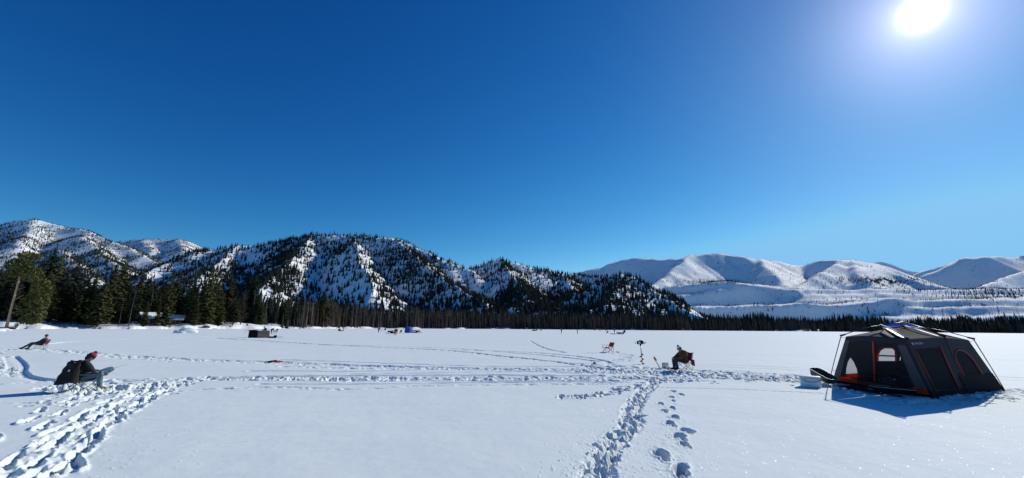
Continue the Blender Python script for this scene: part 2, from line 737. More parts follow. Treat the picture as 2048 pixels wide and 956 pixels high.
# foot trails across the lake
for pl, wd, am, sk in [
    (P((-40, 700), (60, 698), (130, 702), (180, 707), (250, 712), (300, 717)), 0.55, 0.045, 0.03),
    (P((250, 712), (400, 720), (560, 724), (700, 730), (900, 738), (1150, 741)), 0.55, 0.045, 0.05),
    (P((430, 676), (560, 684), (700, 692), (880, 700), (1000, 712), (1110, 724), (1230, 742)), 0.35, 0.05, 0.06),
    (P((900, 700), (1000, 702), (1080, 706), (1180, 716), (1240, 735)), 0.3, 0.04, 0.05),
    (P((1060, 682), (1085, 695), (1130, 705)), 0.2, 0.03, 0.05),
    (P((560, 733), (760, 738), (1000, 736), (1180, 740)), 0.35, 0.04, 0.03),
    (P((200, 762), (400, 757), (560, 755), (700, 758), (900, 757), (1200, 757)), 0.55, 0.05, 0.04),
    (P((330, 784), (420, 778), (560, 774), (700, 779), (820, 772), (1000, 769), (1220, 768)), 0.22, 0.035, 0.03),
    (P((0, 808), (50, 806), (120, 806), (170, 802)), 0.12, 0.03, 0.03),
    (P((0, 702), (-30, 720), (8, 735), (0, 752)), 0.35, 0.05, 0.02),
    (P((0, 769), (90, 764), (150, 762)), 0.2, 0.03, 0.0),
    (P((1160, 728), (1230, 735), (1300, 736), (1400, 741), (1500, 746), (1640, 756)), 0.9, 0.045, 0.02),
    (P((1190, 744), (1300, 748), (1400, 752), (1500, 757), (1600, 764), (1660, 770)), 0.8, 0.05, 0.03),
    (P((1240, 757), (1330, 760), (1400, 762)), 0.45, 0.05, 0.03),
    (P((1180, 706), (1215, 706), (1260, 712), (1240, 722)), 0.7, 0.035, 0.01),
    (P((150, 776), (210, 776), (280, 772), (340, 768)), 0.75, 0.05, 0.02),
    (P((110, 775), (170, 782), (250, 786)), 0.5, 0.045, 0.02),
    (P((1660, 772), (1720, 790), (1810, 803), (1900, 797), (1990, 786), (2060, 780)), 0.35, 0.05, 0.0),
    (P((1130, 797), (1190, 793), (1240, 780), (1290, 770), (1320, 764)), 0.25, 0.04, 0.03),
    (P((1310, 764), (1285, 785), (1266, 815), (1262, 845), (1235, 880), (1205, 915), (1190, 970), (1188, 1010)), 0.26,
     0.05, 0.07),
    (P((340, 768), (280, 795), (200, 840), (140, 885), (70, 950), (30, 990)), 0.32, 0.035, 0.03),
]:
    trample(smooth_pl(pl, 4), wd, am, 0.2, sk)
# separate footprints
footsteps(P((340, 770), (285, 795), (225, 830), (170, 870), (110, 925), (60, 985)), 0.42, 0.24, 0.2, 0.09, 0.12, 0.09, 3, 0.7)
footsteps(P((330, 772), (250, 800), (180, 845), (120, 890), (40, 960)), 0.55, 0.30, 0.21, 0.085, 0.11, 0.10, 4, 0.7)
footsteps(P((205, 783), (130, 808), (95, 832), (45, 855), (-10, 895)), 0.62, 0.16, 0.17, 0.08, 0.13, 0.06, 5, 0.7)
footsteps(P((1310, 766), (1282, 790), (1262, 825), (1245, 870), (1205, 920), (1188, 1000)), 0.33, 0.09, 0.13, 0.07, 0.12,
          0.05, 6, 0.4)
footsteps(P((1305, 768), (1270, 800), (1258, 845), (1228, 885), (1195, 935), (1180, 1010)), 0.4, 0.15, 0.12, 0.06, 0.09,
          0.05, 7, 0.4)
for i, (x, y, l_, w_) in enumerate([(1345, 783, .13, .1), (1362, 789, .12, .08), (1342, 794, .11, .08), (1346, 801, .1, .06),
                                    (1320, 807, .13, .08), (1342, 815, .12, .08), (1328, 821, .13, .09),
                                    (1348, 833, .14, .1), (1338, 846, .17, .1), (1373, 860, .15, .13),
                                    (1357, 872, .17, .12), (1368, 888, .13, .07), (1322, 908, .19, .12),
                                    (1360, 936, .16, .11), (1362, 952, .12, .07), (1345, 985, .15, .1)]):
    g = gnd(x, y)
    stamp(g.x, g.y, R(72 + 16 * math.sin(i * 2.3)), l_ * 1.25, w_ * .95, 0.17, 0.12, i)
    stamp(g.x - .03 + .02 * (i % 3), g.y - l_ * 1.3, R(80), l_ * .7, w_ * .5, 0.05, 0.3, i + 5)
# boot marks over the trampled places
rn = random.Random(5)


def scatter_prints(pl, wid, n, dp=0.07):
    pl = smooth_pl(pl, 6)
    for k in range(n):
        i = rn.randrange(len(pl) - 1)
        t = rn.random()
        x = pl[i][0] * (1 - t) + pl[i + 1][0] * t + rn.gauss(0, wid)
        y = pl[i][1] * (1 - t) + pl[i + 1][1] * t + rn.gauss(0, wid)
        stamp(x, y, rn.uniform(0, 6.3), rn.uniform(.09, .18), rn.uniform(.06, .1), dp * rn.uniform(.5, 1.4), 0.25,
              rn.random() * 9)


scatter_prints(P((1180, 742), (1300, 742), (1400, 750), (1500, 752), (1640, 762)), 0.7, 620, 0.08)
scatter_prints(P((1240, 757), (1330, 758), (1400, 760)), 0.5, 160, 0.07)
scatter_prints(P((150, 772), (250, 776), (340, 768)), 0.45, 300, 0.09)
scatter_prints(P((340, 768), (240, 808), (150, 868), (60, 950)), 0.3, 60, 0.06)
scatter_prints(P((1130, 797), (1200, 790), (1250, 778), (1300, 768)), 0.14, 80, 0.07)
scatter_prints(P((1310, 766), (1270, 805), (1255, 850), (1215, 905), (1190, 980)), 0.10, 90, 0.05)
scatter_prints(P((1670, 775), (1810, 806), (1900, 800), (2000, 790), (2060, 784)), 0.3, 150, 0.07)
scatter_prints(P((0, 700), (80, 700), (180, 708), (300, 718), (500, 724), (900, 738)), 0.35, 420, 0.08)
scatter_prints(P((-30, 722), (10, 740), (0, 750)), 0.3, 110, 0.09)
scatter_prints(P((400, 757), (700, 757), (1200, 757)), 0.3, 320, 0.07)
scatter_prints(P((120, 782), (200, 790), (120, 806)), 0.3, 60, 0.07)
trample(smooth_pl(P((1310, 764), (1285, 785), (1266, 815), (1262, 845), (1235, 880), (1205, 915), (1190, 970), (1188, 1010)), 4),
        0.30, 0.032, 0.10, 0.0)
trample(smooth_pl(P((340, 768), (280, 795), (200, 840), (140, 885), (70, 950), (30, 990)), 4), 0.55, 0.022, 0.12, 0.0)
trample(smooth_pl(P((1345, 780), (1340, 815), (1352, 860), (1340, 900), (1355, 960)), 4), 0.28, 0.010, 0.10, 0.0)
# crumbs of snow thrown beside the walked lines
for pl, wd, n in [(P((1310, 766), (1262, 830), (1215, 900), (1190, 980)), 0.42, 900),
                  (P((340, 770), (225, 830), (110, 925), (60, 985)), 0.6, 600),
                  (P((1345, 790), (1345, 850), (1350, 950)), 0.25, 350),
                  (P((1130, 797), (1250, 778)), 0.25, 150)]:
    pl = smooth_pl(pl, 6)
    for k in range(n):
        i = rn.randrange(len(pl) - 1)
        t = rn.random()
        s = rn.uniform(.010, .022)
        stamp(pl[i][0] * (1 - t) + pl[i + 1][0] * t + rn.gauss(0, wd), pl[i][1] * (1 - t) + pl[i + 1][1] * t + rn.gauss(0, wd),
              rn.uniform(0, 3), s, s * .8, -s * 0.45, 0.0, rn.random())
GZ = np.where(GZ < 0, 0.16 * np.tanh(GZ / 0.16), 0.09 * np.tanh(GZ / 0.09))
fade = 1 - sstep(90, 420, RR)
GZ *= np.where(RR > 90, 0.35 + 0.65 * fade, 1.0)
GZ[0] = 0
V = np.stack([GX, GY, GZ], -1).reshape(-1, 3)
nr, nc = GX.shape
I = np.arange(nr * nc).reshape(nr, nc)
I2 = np.concatenate([I, I[:, :1]], 1)
Fq = np.stack([I2[:-1, :-1], I2[1:, :-1], I2[1:, 1:], I2[:-1, 1:]], -1).reshape(-1, 4)[:, ::-1]
lake = np_mesh('snow_covered_lake', V, Fq, M_SNOW)
lake_o = tag(link('ground', lake), kind='structure')


def lake_z(x, y):
    a = np.searchsorted(rr, math.hypot(x, y))
    c = np.searchsorted(th_d, math.atan2(x, y))
    a = min(a, len(rr) - 1)
    c = min(c, nd - 1)
    return float(GZ[a, c])


# ------------------------------------------------------------------ hills
SH_PX = [-200, 0, 150, 300, 450, 600, 750, 1000, 1300, 1600, 2048, 2300]
SH_D = [105, 115, 130, 142, 172, 225, 310, 400, 430, 560, 640, 660]
sh_az = np.array([math.atan2(ray(p, 655).x, ray(p, 655).y) for p in SH_PX])
sh_r = np.array([d / math.cos(a) for d, a in zip(SH_D, sh_az)])


def shore_r(az):
    return np.interp(az, sh_az, sh_r) * (1 + 0.012 * np.sin(az * 60) + 0.008 * np.sin(az * 171))


# ridge: list of (px, py, depth), slope, gully amplitude, gully wavelength
RIDGES = [
    # far left mountain and its spurs
    ([(-260, 500, 2400), (-100, 468, 2400), (0, 460, 2400), (30, 444, 2400), (65, 438, 2400), (100, 444, 2400),
      (150, 454, 2400), (200, 467, 2350), (245, 490, 2300), (290, 512, 2200), (330, 528, 2100)], .60, 60, 170),
    ([(65, 438, 2400), (50, 475, 2050), (20, 500, 1800)], .50, 30, 120),
    ([(170, 460, 2400), (190, 497, 1950), (230, 525, 1600), (255, 560, 1350)], .55, 25, 110),
    ([(110, 500, 1900), (150, 520, 1600), (180, 550, 1350)], .5, 20, 110),
    ([(230, 484, 4200), (280, 479, 4200), (330, 478, 4200), (370, 480, 4200), (400, 490, 4200), (430, 500, 4200)], .5, 60, 250),
    ([(285, 479, 4200), (300, 500, 3700)], .5, 20, 250),
    ([(350, 478, 4200), (372, 500, 3600)], .5, 20, 250),
    # central hill
    ([(290, 545, 1150), (340, 522, 1250), (400, 500, 1350), (440, 496, 1400), (500, 491, 1400), (560, 483, 1400), (615, 471, 1400),
      (660, 469, 1400), (700, 470, 1400), (750, 474, 1400), (800, 480, 1380), (830, 494, 1350), (865, 511, 1300),
      (900, 525, 1280), (950, 538, 1260)], .62, 55, 120),
    ([(620, 470, 1400), (590, 505, 1200), (560, 545, 1000), (520, 580, 800)], .62, 25, 80),
    ([(700, 470, 1400), (712, 505, 1180), (730, 545, 980), (745, 590, 780)], .68, 22, 80),
    ([(790, 478, 1380), (850, 530, 1120), (900, 570, 950), (960, 600, 800)], .62, 25, 80),
    ([(480, 492, 1400), (440, 530, 1150), (400, 562, 950)], .5, 18, 80),
    # second knob and its saddle
    ([(900, 545, 1500), (950, 532, 1500), (1000, 520, 1450), (1050, 531, 1450), (1100, 543, 1450), (1150, 550, 1450),
      (1200, 552, 1400), (1260, 552, 1350)], .60, 40, 110),
    ([(1000, 520, 1450), (1040, 560, 1150), (1060, 600, 900)], .6, 20, 80),
    ([(1130, 548, 1450), (1150, 580, 1150), (1150, 610, 900)], .6, 20, 80),
    # wooded knob in front
    ([(1130, 600, 950), (1190, 570, 950), (1240, 551, 950), (1270, 556, 950), (1300, 575, 900), (1340, 600, 850), (1380, 624, 800), (1430, 640, 760)],
     .68, 18, 60),
    ([(1245, 551, 950), (1225, 590, 780), (1210, 625, 640)], .6, 12, 60),
    ([(1020, 615, 700), (1100, 612, 750), (1180, 618, 720)], .35, 10, 60),
    # bare far range
    ([(1080, 570, 4300), (1150, 545, 4300), (1195, 534, 4300), (1240, 519, 4300), (1280, 514, 4300), (1330, 517, 4200), (1370, 513, 4100),
      (1395, 507, 4000), (1440, 506, 4000), (1480, 511, 3900), (1520, 518, 3900), (1570, 526, 4000),
      (1610, 530, 4200), (1640, 524, 4100)], .60, 70, 520),
    ([(1385, 507, 4000), (1330, 550, 3350), (1300, 575, 2900)], .62, 16, 420),
    ([(1515, 517, 3900), (1552, 550, 3250), (1578, 578, 2750)], .52, 14, 400),
    ([(1610, 530, 4100), (1650, 518, 3700), (1690, 515, 3500), (1720, 520, 3450), (1760, 535, 3300), (1820, 556, 3000),
      (1895, 578, 2700)], .6, 25, 330),
    ([(1690, 515, 3500), (1640, 545, 3100), (1580, 578, 2700)], .62, 20, 280),
    ([(1700, 516, 3500), (1715, 550, 3000), (1740, 575, 2650)], .45, 20, 150),
    ([(1700, 530, 5200), (1760, 523, 5200), (1820, 521, 5200), (1880, 524, 5200), (1940, 520, 5200)], .5, 90, 300),
    ([(1840, 540, 4400), (1900, 519, 4200), (1925, 510, 4100), (1960, 511, 4100), (2000, 512, 4200), (2048, 508, 4300),
      (2200, 500, 4300), (2400, 510, 4300)], .66, 30, 520),
    ([(1925, 510, 4100), (1880, 535, 4050), (1830, 556, 4000)], .8, 12, 400),
    ([(2150, 500, 4100), (2060, 535, 3500), (2000, 558, 3050), (1950, 578, 2700)], .8, 12, 300),
]
# the benches in front of it
BENCH = [
    ([(1300, 600, 2500), (1345, 583, 2450), (1390, 566, 2400), (1460, 561, 2400), (1520, 569, 2300), (1590, 577, 2250)], .98, 0, 300),
    ([(1600, 578, 2300), (1700, 577, 2300), (1900, 578, 2300), (2100, 578, 2250), (2400, 575, 2200)], .40, 0, 260),
    ([(1730, 604, 1650), (1760, 603, 1650), (1900, 598, 1600), (2100, 592, 1550), (2400, 585, 1500)], .30, 0, 200),
]

az_a = np.radians(np.arange(-62, 62.01, 0.09))
rt = [88.0]
while rt[-1] < 250:
    rt.append(rt[-1] * 1.012)
while rt[-1] < 7000:
    rt.append(rt[-1] * 1.0078)
rt = np.array(rt)
AZ, RT = np.meshgrid(az_a, rt)
TX, TY = RT * np.sin(AZ), RT * np.cos(AZ)
dd = RT - shore_r(AZ)
base = np.where(dd < 0, -0.6 - np.minimum(-dd * .15, 4),
                0.25 + 1.9 * (1 - np.exp(-np.maximum(dd, 0) / 12)) + 0.02 * np.clip(dd, 0, 900))
bumps = fbm(TX / 9, TY / 9, 4, 50)
base = base + np.where(dd > 0, sstep(0, 12, dd) * 0.8 * bumps, 0)
HT = base.copy()


SHX, SHY = math.sin(SUN_AZ), math.cos(SUN_AZ)


def ridge_height(pts, slope, gamp, gwl, X, Y, sd, flat_back=False, asym=0.1):
    p3 = [at(*q) for q in pts]
    best = np.full(X.shape, -1e4)
    cum = 0
    for a, b in zip(p3, p3[1:]):
        dx, dy = b.x - a.x, b.y - a.y
        L = math.hypot(dx, dy)
        t = np.clip(((X - a.x) * dx + (Y - a.y) * dy) / (L * L), 0, 1)
        ex, ey = X - (a.x + t * dx), Y - (a.y + t * dy)
        d = np.hypot(ex, ey)
        ca_ = (ex * SHX + ey * SHY) / np.maximum(d, 8)
        h = a.z + (b.z - a.z) * t
        if flat_back:
            back = ey > 0
            d = np.where(back, d * 0.12, d)
        s = cum + t * L
        g = ridged(s / gwl + 0.0015 * d + sd, d / (gwl * 5) + s / (gwl * 9), 3, 60 + sd)
        z = h - slope * (1 - asym * ca_) * d * (1 + 0.10 * np.minimum(d / 600, 1)) + gamp * (g - 0.45) * np.clip(d / (gwl * 1.1), 0, 1)
        best = np.maximum(best, z)
        cum += L
    return best


far = RT > 420
sel = np.where(far.any(1))[0][0]
sub = slice(sel, None)
X_, Y_ = TX[sub], TY[sub]
W1 = X_ + 40 * fbm(X_ / 300, Y_ / 300, 3, 70)
W2 = Y_ + 40 * fbm(X_ / 300, Y_ / 300, 3, 77)
hh = HT[sub]
for i, (pts, sl_, ga, gw) in enumerate(RIDGES):
    dmax = max(q[2] for q in pts)
    dm = min(q[2] for q in pts)
    scale_w = min(1.0, dmax / 3000)
    h_ = ridge_height(pts, sl_ * (1.12 if dm > 2500 else 1), ga, gw, X_ + (W1 - X_) * scale_w, Y_ + (W2 - Y_) * scale_w, i, asym=.32 if dm > 2500 else .15)
    k = 6.0
    hh = np.maximum(hh, h_)
hh = hh + np.clip((hh - 12) / 60, 0, 1) * 17 * ridged(X_ / 230 + Y_ / 500, Y_ / 420 - X_ / 700, 4, 88) * sstep(2500, 3000, RT[sub])
bh = np.full(X_.shape, -1e4)
for i, (pts, sl_, ga, gw) in enumerate(BENCH):
    h_ = ridge_height(pts, sl_, ga, gw, W1, W2, 40 + i, True, asym=.25 if i == 0 else .1)
    bh = np.maximum(bh, h_)
# stepped river terraces on the benches
tn = 13 * fbm(X_ / 260, Y_ / 260, 3, 90)
terr = 6.5 * np.sin(2 * np.pi * (bh + tn) / 36.0) + 2.4 * np.sin(2 * np.pi * (bh * 1.0 + tn * 1.6) / 19.0)
tx_px, _ = project(X_, Y_, np.full(X_.shape, 100.0))
bh = bh + terr * sstep(1530, 1680, tx_px) + 3.5 * ridged(X_ / 700 + Y_ / 1500, (bh + tn) / 26, 2, 92) * sstep(1480, 1620, tx_px)
hh = np.maximum(hh, bh)
rise = np.clip((hh - 12) / 60, 0, 1)
hh = hh + rise * (7.0 * fbm(X_ / 70, Y_ / 70, 4, 80) + 2.2 * fbm(X_ / 16, Y_ / 16, 3, 84) * np.clip((1900 - RT[sub]) / 600, 0, 1))
ledge = 2.4 * np.sin(2 * np.pi * (hh + 10 * fbm(X_ / 60, Y_ / 60, 3, 95)) / 17.0) * np.clip(fbm(X_ / 110, Y_ / 110, 2, 97) * 2 + .6, 0, 1.3)
hh = hh + rise * ledge * np.clip((2000 - RT[sub]) / 400, 0, 1)
HT[sub] = np.maximum(hh, HT[sub])
sm = HT.copy()
for _ in range(2):
    for k in (1, 2):
        q = sm.copy()
        q[:, k:-k] = (sm[:, :-2 * k] + 2 * sm[:, k:-k] + sm[:, 2 * k:]) / 4
        sm = q
q = sm.copy()
q[1:-1] = (sm[:-2] + 2 * sm[1:-1] + sm[2:]) / 4
k = sstep(1450, 2000, RT)
HT = HT * (1 - k) + q * k
nr, nc = TX.shape
I = np.arange(nr * nc).reshape(nr, nc)
Fq = np.stack([I[:-1, :-1], I[:-1, 1:], I[1:, 1:], I[1:, :-1]], -1).reshape(-1, 4)
tag(link('hills', np_mesh('hills', np.stack([TX, TY, HT], -1).reshape(-1, 3), Fq, M_HILL)), kind='structure')


def terr_z(x, y):
    az = np.arctan2(x, y)
    r_ = np.hypot(x, y)
    i = np.interp(az, az_a, np.arange(len(az_a)))
    j = np.interp(r_, rt, np.arange(len(rt)))
    i0 = np.clip(i.astype(int), 0, len(az_a) - 2)
    j0 = np.clip(j.astype(int), 0, len(rt) - 2)
    fi, fj = i - i0, j - j0
    return ((HT[j0, i0] * (1 - fi) + HT[j0, i0 + 1] * fi) * (1 - fj)
            + (HT[j0 + 1, i0] * (1 - fi) + HT[j0 + 1, i0 + 1] * fi) * fj)


# ------------------------------------------------------------------ foliage materials
M_NEEDLE = mat('needles', (0.095, 0.100, 0.034), 0.75, var=0.45, scale=1.3, spec=0.2, rand=0.35)
M_NEEDLE_D = mat('dark_needles', (0.052, 0.060, 0.030), 0.8, var=0.4, scale=1.0, spec=0.15, rand=0.3)
M_NEEDLE_O = mat('olive_needles', (0.11, 0.115, 0.032), 0.75, var=0.4, scale=0.9, spec=0.2)
M_LARCH = mat('brown_twigs', (0.11, 0.085, 0.068), 0.9, var=0.35, scale=1.0, spec=0.1)
M_BARK = mat('bark', (0.10, 0.075, 0.055), 0.9, var=0.4, scale=3, spec=0.1)
M_BARK_O = mat('orange_bark', (0.50, 0.33, 0.20), 0.9, var=0.35, scale=1.6, spec=0.1)
M_SNAG = mat('grey_deadwood', (0.085, 0.08, 0.08), 0.9, var=0.3, scale=0.02, spec=0.1)
M_FAR = mat('far_needles', (0.030, 0.036, 0.027), 0.9, var=.7, scale=0.12, spec=0.05)


def crown_mesh(name, h, wd, seed, m, base_h=0.12, whorls=34, per=8, needles=6, shape=1.0, droop=0.25, twig=1.0):
    """branches as fans of small needle sprays round a stem of height h"""
    rn_ = np.random.RandomState(seed)
    v, f = [], []
    for wi in range(whorls):
        t = wi / (whorls - 1)
        z0 = h * (base_h + (1 - base_h) * t ** 0.95)
        L0 = wd * ((1 - t) ** (0.62 * shape) * (0.35 + 0.65 * min(1, t * 5 + 0.45))) + 0.12
        n = max(3, int(per * (0.5 + 0.7 * (1 - t)) + rn_.randint(-1, 2)))
        for b in range(n):
            a = rn_.uniform(0, 2 * np.pi)
            L = L0 * rn_.uniform(0.55, 1.12)
            zz = z0 + rn_.uniform(-.3, .3) * h / whorls
            ca, sa = math.cos(a), math.sin(a)
            k = max(2, int(needles * (0.4 + 0.8 * (1 - t))))
            for q in range(k):
                s = (q + 0.6 + rn_.uniform(-.3, .3)) / k
                x, y = ca * L * s, sa * L * s
                z = zz - droop * L * s * s + 0.10 * L * s
                sz = (0.34 * L0 + 0.22) * (1.15 - 0.6 * s) * twig * rn_.uniform(.7, 1.25)
                # a spray: two leaf triangles, drooping
                da = a + rn_.uniform(-.9, .9)
                px_, py_ = math.cos(da), math.sin(da)
                qx, qy = -py_, px_
                dz = -rn_.uniform(0.05, .55) * sz
                i0 = len(v)
                wv = sz * rn_.uniform(.28, .5)
                v += [(x - qx * wv, y - qy * wv, z + rn_.uniform(-.12, .12) * sz),
                      (x + qx * wv, y + qy * wv, z + rn_.uniform(-.12, .12) * sz),
                      (x + px_ * sz, y + py_ * sz, z + dz),
                      (x - px_ * sz * .5, y - py_ * sz * .5, z + 0.12 * sz),
                      (x + px_ * sz * .2, y + py_ * sz * .2, z - rn_.uniform(.35, .75) * sz)]
                f += [(i0, i0 + 1, i0 + 2), (i0 + 1, i0, i0 + 3), (i0, i0 + 4, i0 + 1)]
    # leader
    i0 = len(v)
    v += [(-.12, 0, h * .93), (.12, 0, h * .93), (0, .1, h * .93), (0, 0, h * 1.03)]
    f += [(i0, i0 + 1, i0 + 3), (i0 + 1, i0 + 2, i0 + 3), (i0 + 2, i0, i0 + 3)]
    return np_mesh(name, v, f, m, smooth=False)


def trunk_mesh(name, h, r0, m, seed=0, stubs=8):
    rn_ = random.Random(seed)
    bm = NB()
    pts = [(0.05 * rn_.uniform(-1, 1) * h * .1, 0.05 * rn_.uniform(-1, 1) * h * .1, -0.8 + (h * .97 + .8) * k / 6) for k in range(7)]
    tube(bm, pts, [r0 * (1.15 - k / 6 * 1.05) + .02 for k in range(7)], 7)
    for k in range(stubs):
        z = h * rn_.uniform(.1, .9)
        a = rn_.uniform(0, 6.28)
        l_ = rn_.uniform(.4, 1.3) * (1.2 - z / h)
        tube(bm, [(0, 0, z), (math.cos(a) * l_, math.sin(a) * l_, z - .1 * l_)], [r0 * .18, .015], 4)
    me = bpy.data.meshes.new(name)
    bmesh.ops.recalc_face_normals(bm, faces=bm.faces)
    bm.to_mesh(me)
    bm.free()
    me.materials.append(m)
    return me


HT0 = 20.0
VAR = []     # near conifer variants, all 20 m tall
for k in range(9):
    VAR.append((crown_mesh('crown', HT0, [4.0, 3.4, 4.6, 2.9, 3.8, 5.0, 3.3, 4.2, 2.7][k], 100 + k,
                           [M_NEEDLE, M_NEEDLE_D, M_NEEDLE, M_NEEDLE, M_NEEDLE_D, M_NEEDLE, M_NEEDLE_D, M_NEEDLE_D, M_NEEDLE][k],
                           [.06, .12, .1, .05, .15, .08, .1, .2, .04][k], 38, 9, 6, [1, .9, 1.1, .8, 1.0, .75, 1.2, .7, 1.][k]),
                trunk_mesh('trunk', HT0, .24, M_BARK, k)))
LAR = [(crown_mesh('crown', HT0, 2.6, 140 + k, M_LARCH, .1, 40, 9, 6, .7, -.1, .42),
        trunk_mesh('trunk', HT0, .2, M_BARK, 30 + k, 20)) for k in range(2)]
MID = []     # lighter variants for the far shore rows
for k in range(6):
    MID.append((crown_mesh('crown', HT0, [2.4, 2.9, 2.0, 2.5, 3.1, 1.8][k], 160 + k, M_NEEDLE_D if k % 2 else M_FAR,
                           .03, 22, 7, 4, [1, .9, .8, 1.1, .8, 1][k], .2, 1.25),
                trunk_mesh('trunk', HT0, .22, M_BARK, 50 + k, 3)))
SNAGV = [(None, trunk_mesh('trunk', HT0, .16, M_SNAG, 70 + k, 34)) for k in range(3)]
n_trees = [0]


def put_tree(kind, px, top_py, depth, label, group, var=None, cat='conifer', name='pine_tree', lean=0.0, hscale=None, wscale=1.0):
    q = ray(px, 655)
    x = q.x / q.y * depth
    y = depth
    z = float(terr_z(np.array([x]), np.array([y]))[0])
    top = at(px, top_py - (7 if kind == 'near' else 0), depth).z
    h = max(top - z, 2.0) if hscale is None else hscale
    lst = {'near': VAR, 'larch': LAR, 'mid': MID, 'snag': SNAGV}[kind]
    v_ = lst[random.randrange(len(lst)) if var is None else var % len(lst)]
    o = empty(name, (x, y, z - 0.15), random.uniform(0, 6.28), label, cat, group)
    s = h / HT0
    wsc = s ** 0.7 * wscale * random.uniform(.85, 1.15)
    o.scale = (wsc, wsc, s)
    link('trunk', v_[1], o)
    if v_[0] is not None:
        link('crown', v_[0], o)
    n_trees[0] += 1
    return o


# prominent trees of the near left shore: (top px, top py, extra depth behind shore, variant)
def shd(px):
    return float(np.interp(px, SH_PX, SH_D))


# individually recognisable ones
put_tree('larch', 480, 577, shd(480) + 12, 'tall brown leafless larch with a broad twiggy crown right of the log cabins', None, 0, 'larch', 'larch_tree', wscale=1.5)
put_tree('larch', 551, 597, shd(551) + 10, 'narrow reddish brown larch with a pointed top on the snowy bank behind the brown shelter', None, 1, 'larch', 'larch_tree', wscale=.9)
put_tree('larch', 536, 612, shd(536) + 14, 'lower greyish brown larch just left of the pointed reddish larch', None, 1, 'larch', 'larch_tree')
put_tree('near', 643, 590, shd(643) + 6, 'broad dark pine standing above its neighbours at the right end of the near shore woods', None, 5, 'pine tree', 'pine_tree', wscale=1.2)
put_tree('near', 193, 562, shd(193) + 3, 'shorter olive green pine lit by the sun, midway between leaning pine and log cabins', None, 2, 'pine tree', 'pine_tree')
put_tree('near', 222, 514, shd(222) + 14, 'tallest dark conifer between the leaning pine and the log cabins', None, 0, 'conifer', 'pine_tree', wscale=1.2)
put_tree('near', 408, 540, shd(408) + 6, 'tallest full green conifer just right of the log cabins', None, 3, 'conifer', 'pine_tree', wscale=1.1)
put_tree('near', 327, 552, shd(327) + 5, 'broad olive green pine standing in front of the log cabins', None, 8, 'pine tree', 'pine_tree', wscale=1.25)
put_tree('near', 386, 603, shd(386) + 3, 'small young conifer right of the log cabins at the ice edge', None, 3, 'conifer', 'pine_tree')
put_tree('snag', 256, 575, shd(256) + 1, 'thin bare dead trunk with short stubs at the ice edge left of the log cabins', None, 0, 'dead tree', 'dead_tree')
put_tree('snag', 236, 592, shd(236) + 2, 'second, shorter bare trunk at the ice edge left of the log cabins', None, 1, 'dead tree', 'dead_tree')

put_tree('near', 286, 606, shd(286) + 4, 'small young pine in front of the left log cabin', None, 3, 'conifer', 'pine_tree')
put_tree('near', 311, 598, shd(311) + 5, 'narrow young pine between the two log cabins', None, 8, 'conifer', 'pine_tree', wscale=.8)
LEFT = [(2, 535, 12, 4), (22, 525, 18, 1), (52, 520, 20, 6), (72, 503, 16, 7), (90, 506, 24, 0), (108, 535, 10, 4), (126, 522, 18, 1), (141, 545, 8, 6),
        (158, 560, 14, 3), (170, 543, 20, 0), (184, 590, 5, 3), (206, 528, 22, 4), (238, 548, 20, 1),
        (247, 578, 8, 3), (264, 538, 18, 2), (283, 555, 24, 1), (298, 566, 22, 6), (312, 575, 26, 4), (340, 544, 26, 0),
        (352, 570, 20, 1), (373, 548, 10, 3), (378, 575, 15, 4), (394, 560, 16, 6), (417, 565, 9, 3),
        (426, 557, 14, 8), (437, 590, 7, 3), (448, 550, 22, 1), (456, 560, 28, 4), (466, 600, 12, 6), (497, 556, 26, 7),
        (508, 590, 16, 1), (520, 604, 12, 8), (528, 600, 22, 6), (562, 604, 16, 4), (573, 602, 12, 3), (584, 608, 18, 6),
        (594, 605, 12, 8), (604, 611, 22, 1), (614, 607, 14, 3), (625, 612, 18, 4), (634, 606, 16, 6), (655, 603, 16, 1),
        (664, 606, 12, 8), (676, 616, 20, 4), (686, 613, 14, 3), (697, 618, 18, 6)]


def left_label(px):
    if px < 62:
        return 'dark green conifer standing behind the leaning pine', 'dark conifers behind the leaning pine'
    if px < 262:
        return 'dark green conifer in the shore woods between leaning pine and log cabins', 'conifers between leaning pine and cabins'
    if px < 375:
        return 'dark conifer rising behind or beside the snow-roofed log cabins', 'conifers around the log cabins'
    if px < 515:
        return 'tall green conifer above the snowy bank right of the log cabins', 'conifers right of the log cabins'
    return 'green conifer in the woods behind the brown shelter and its snowy bank', 'conifers behind the brown shelter'


for px, py, ex, v_ in LEFT:
    lb, gr = left_label(px)
    put_tree('near', px, py, shd(px) + ex, lb, gr, v_)
env_x = [-160, 0, 70, 150, 220, 270, 300, 410, 450, 520, 600, 645, 700]
env_y = [530, 545, 530, 560, 545, 560, 575, 565, 575, 610, 617, 612, 622]
rn = random.Random(11)
for k in range(92):
    px = rn.uniform(-90, 700)
    if k > 70:
        px = rn.uniform(-20, 320)
    py = float(np.interp(px, env_x, env_y)) + rn.uniform(-6, 26)
    lb, gr = left_label(px)
    if 270 < px < 375:
        ex = rn.uniform(26, 50)
    else:
        ex = rn.uniform(6, 48)
    put_tree('near', px, py, shd(px) + ex, lb, gr, rn.choice([0, 1, 2, 4, 6, 7]))


def shore_label(px):
    for lim, s in ((840, 'behind the blue shelter'), (1000, 'right of the blue shelter'),
                   (1200, 'behind the two standing figures'), (1400, 'at the foot of the wooded knob'),
                   (1640, 'between wooded knob and cabin tent'), (9999, 'behind the cabin tent')):
        if px < lim:
            return 'dark conifer in the far shore row ' + s, 'far shore conifers ' + s


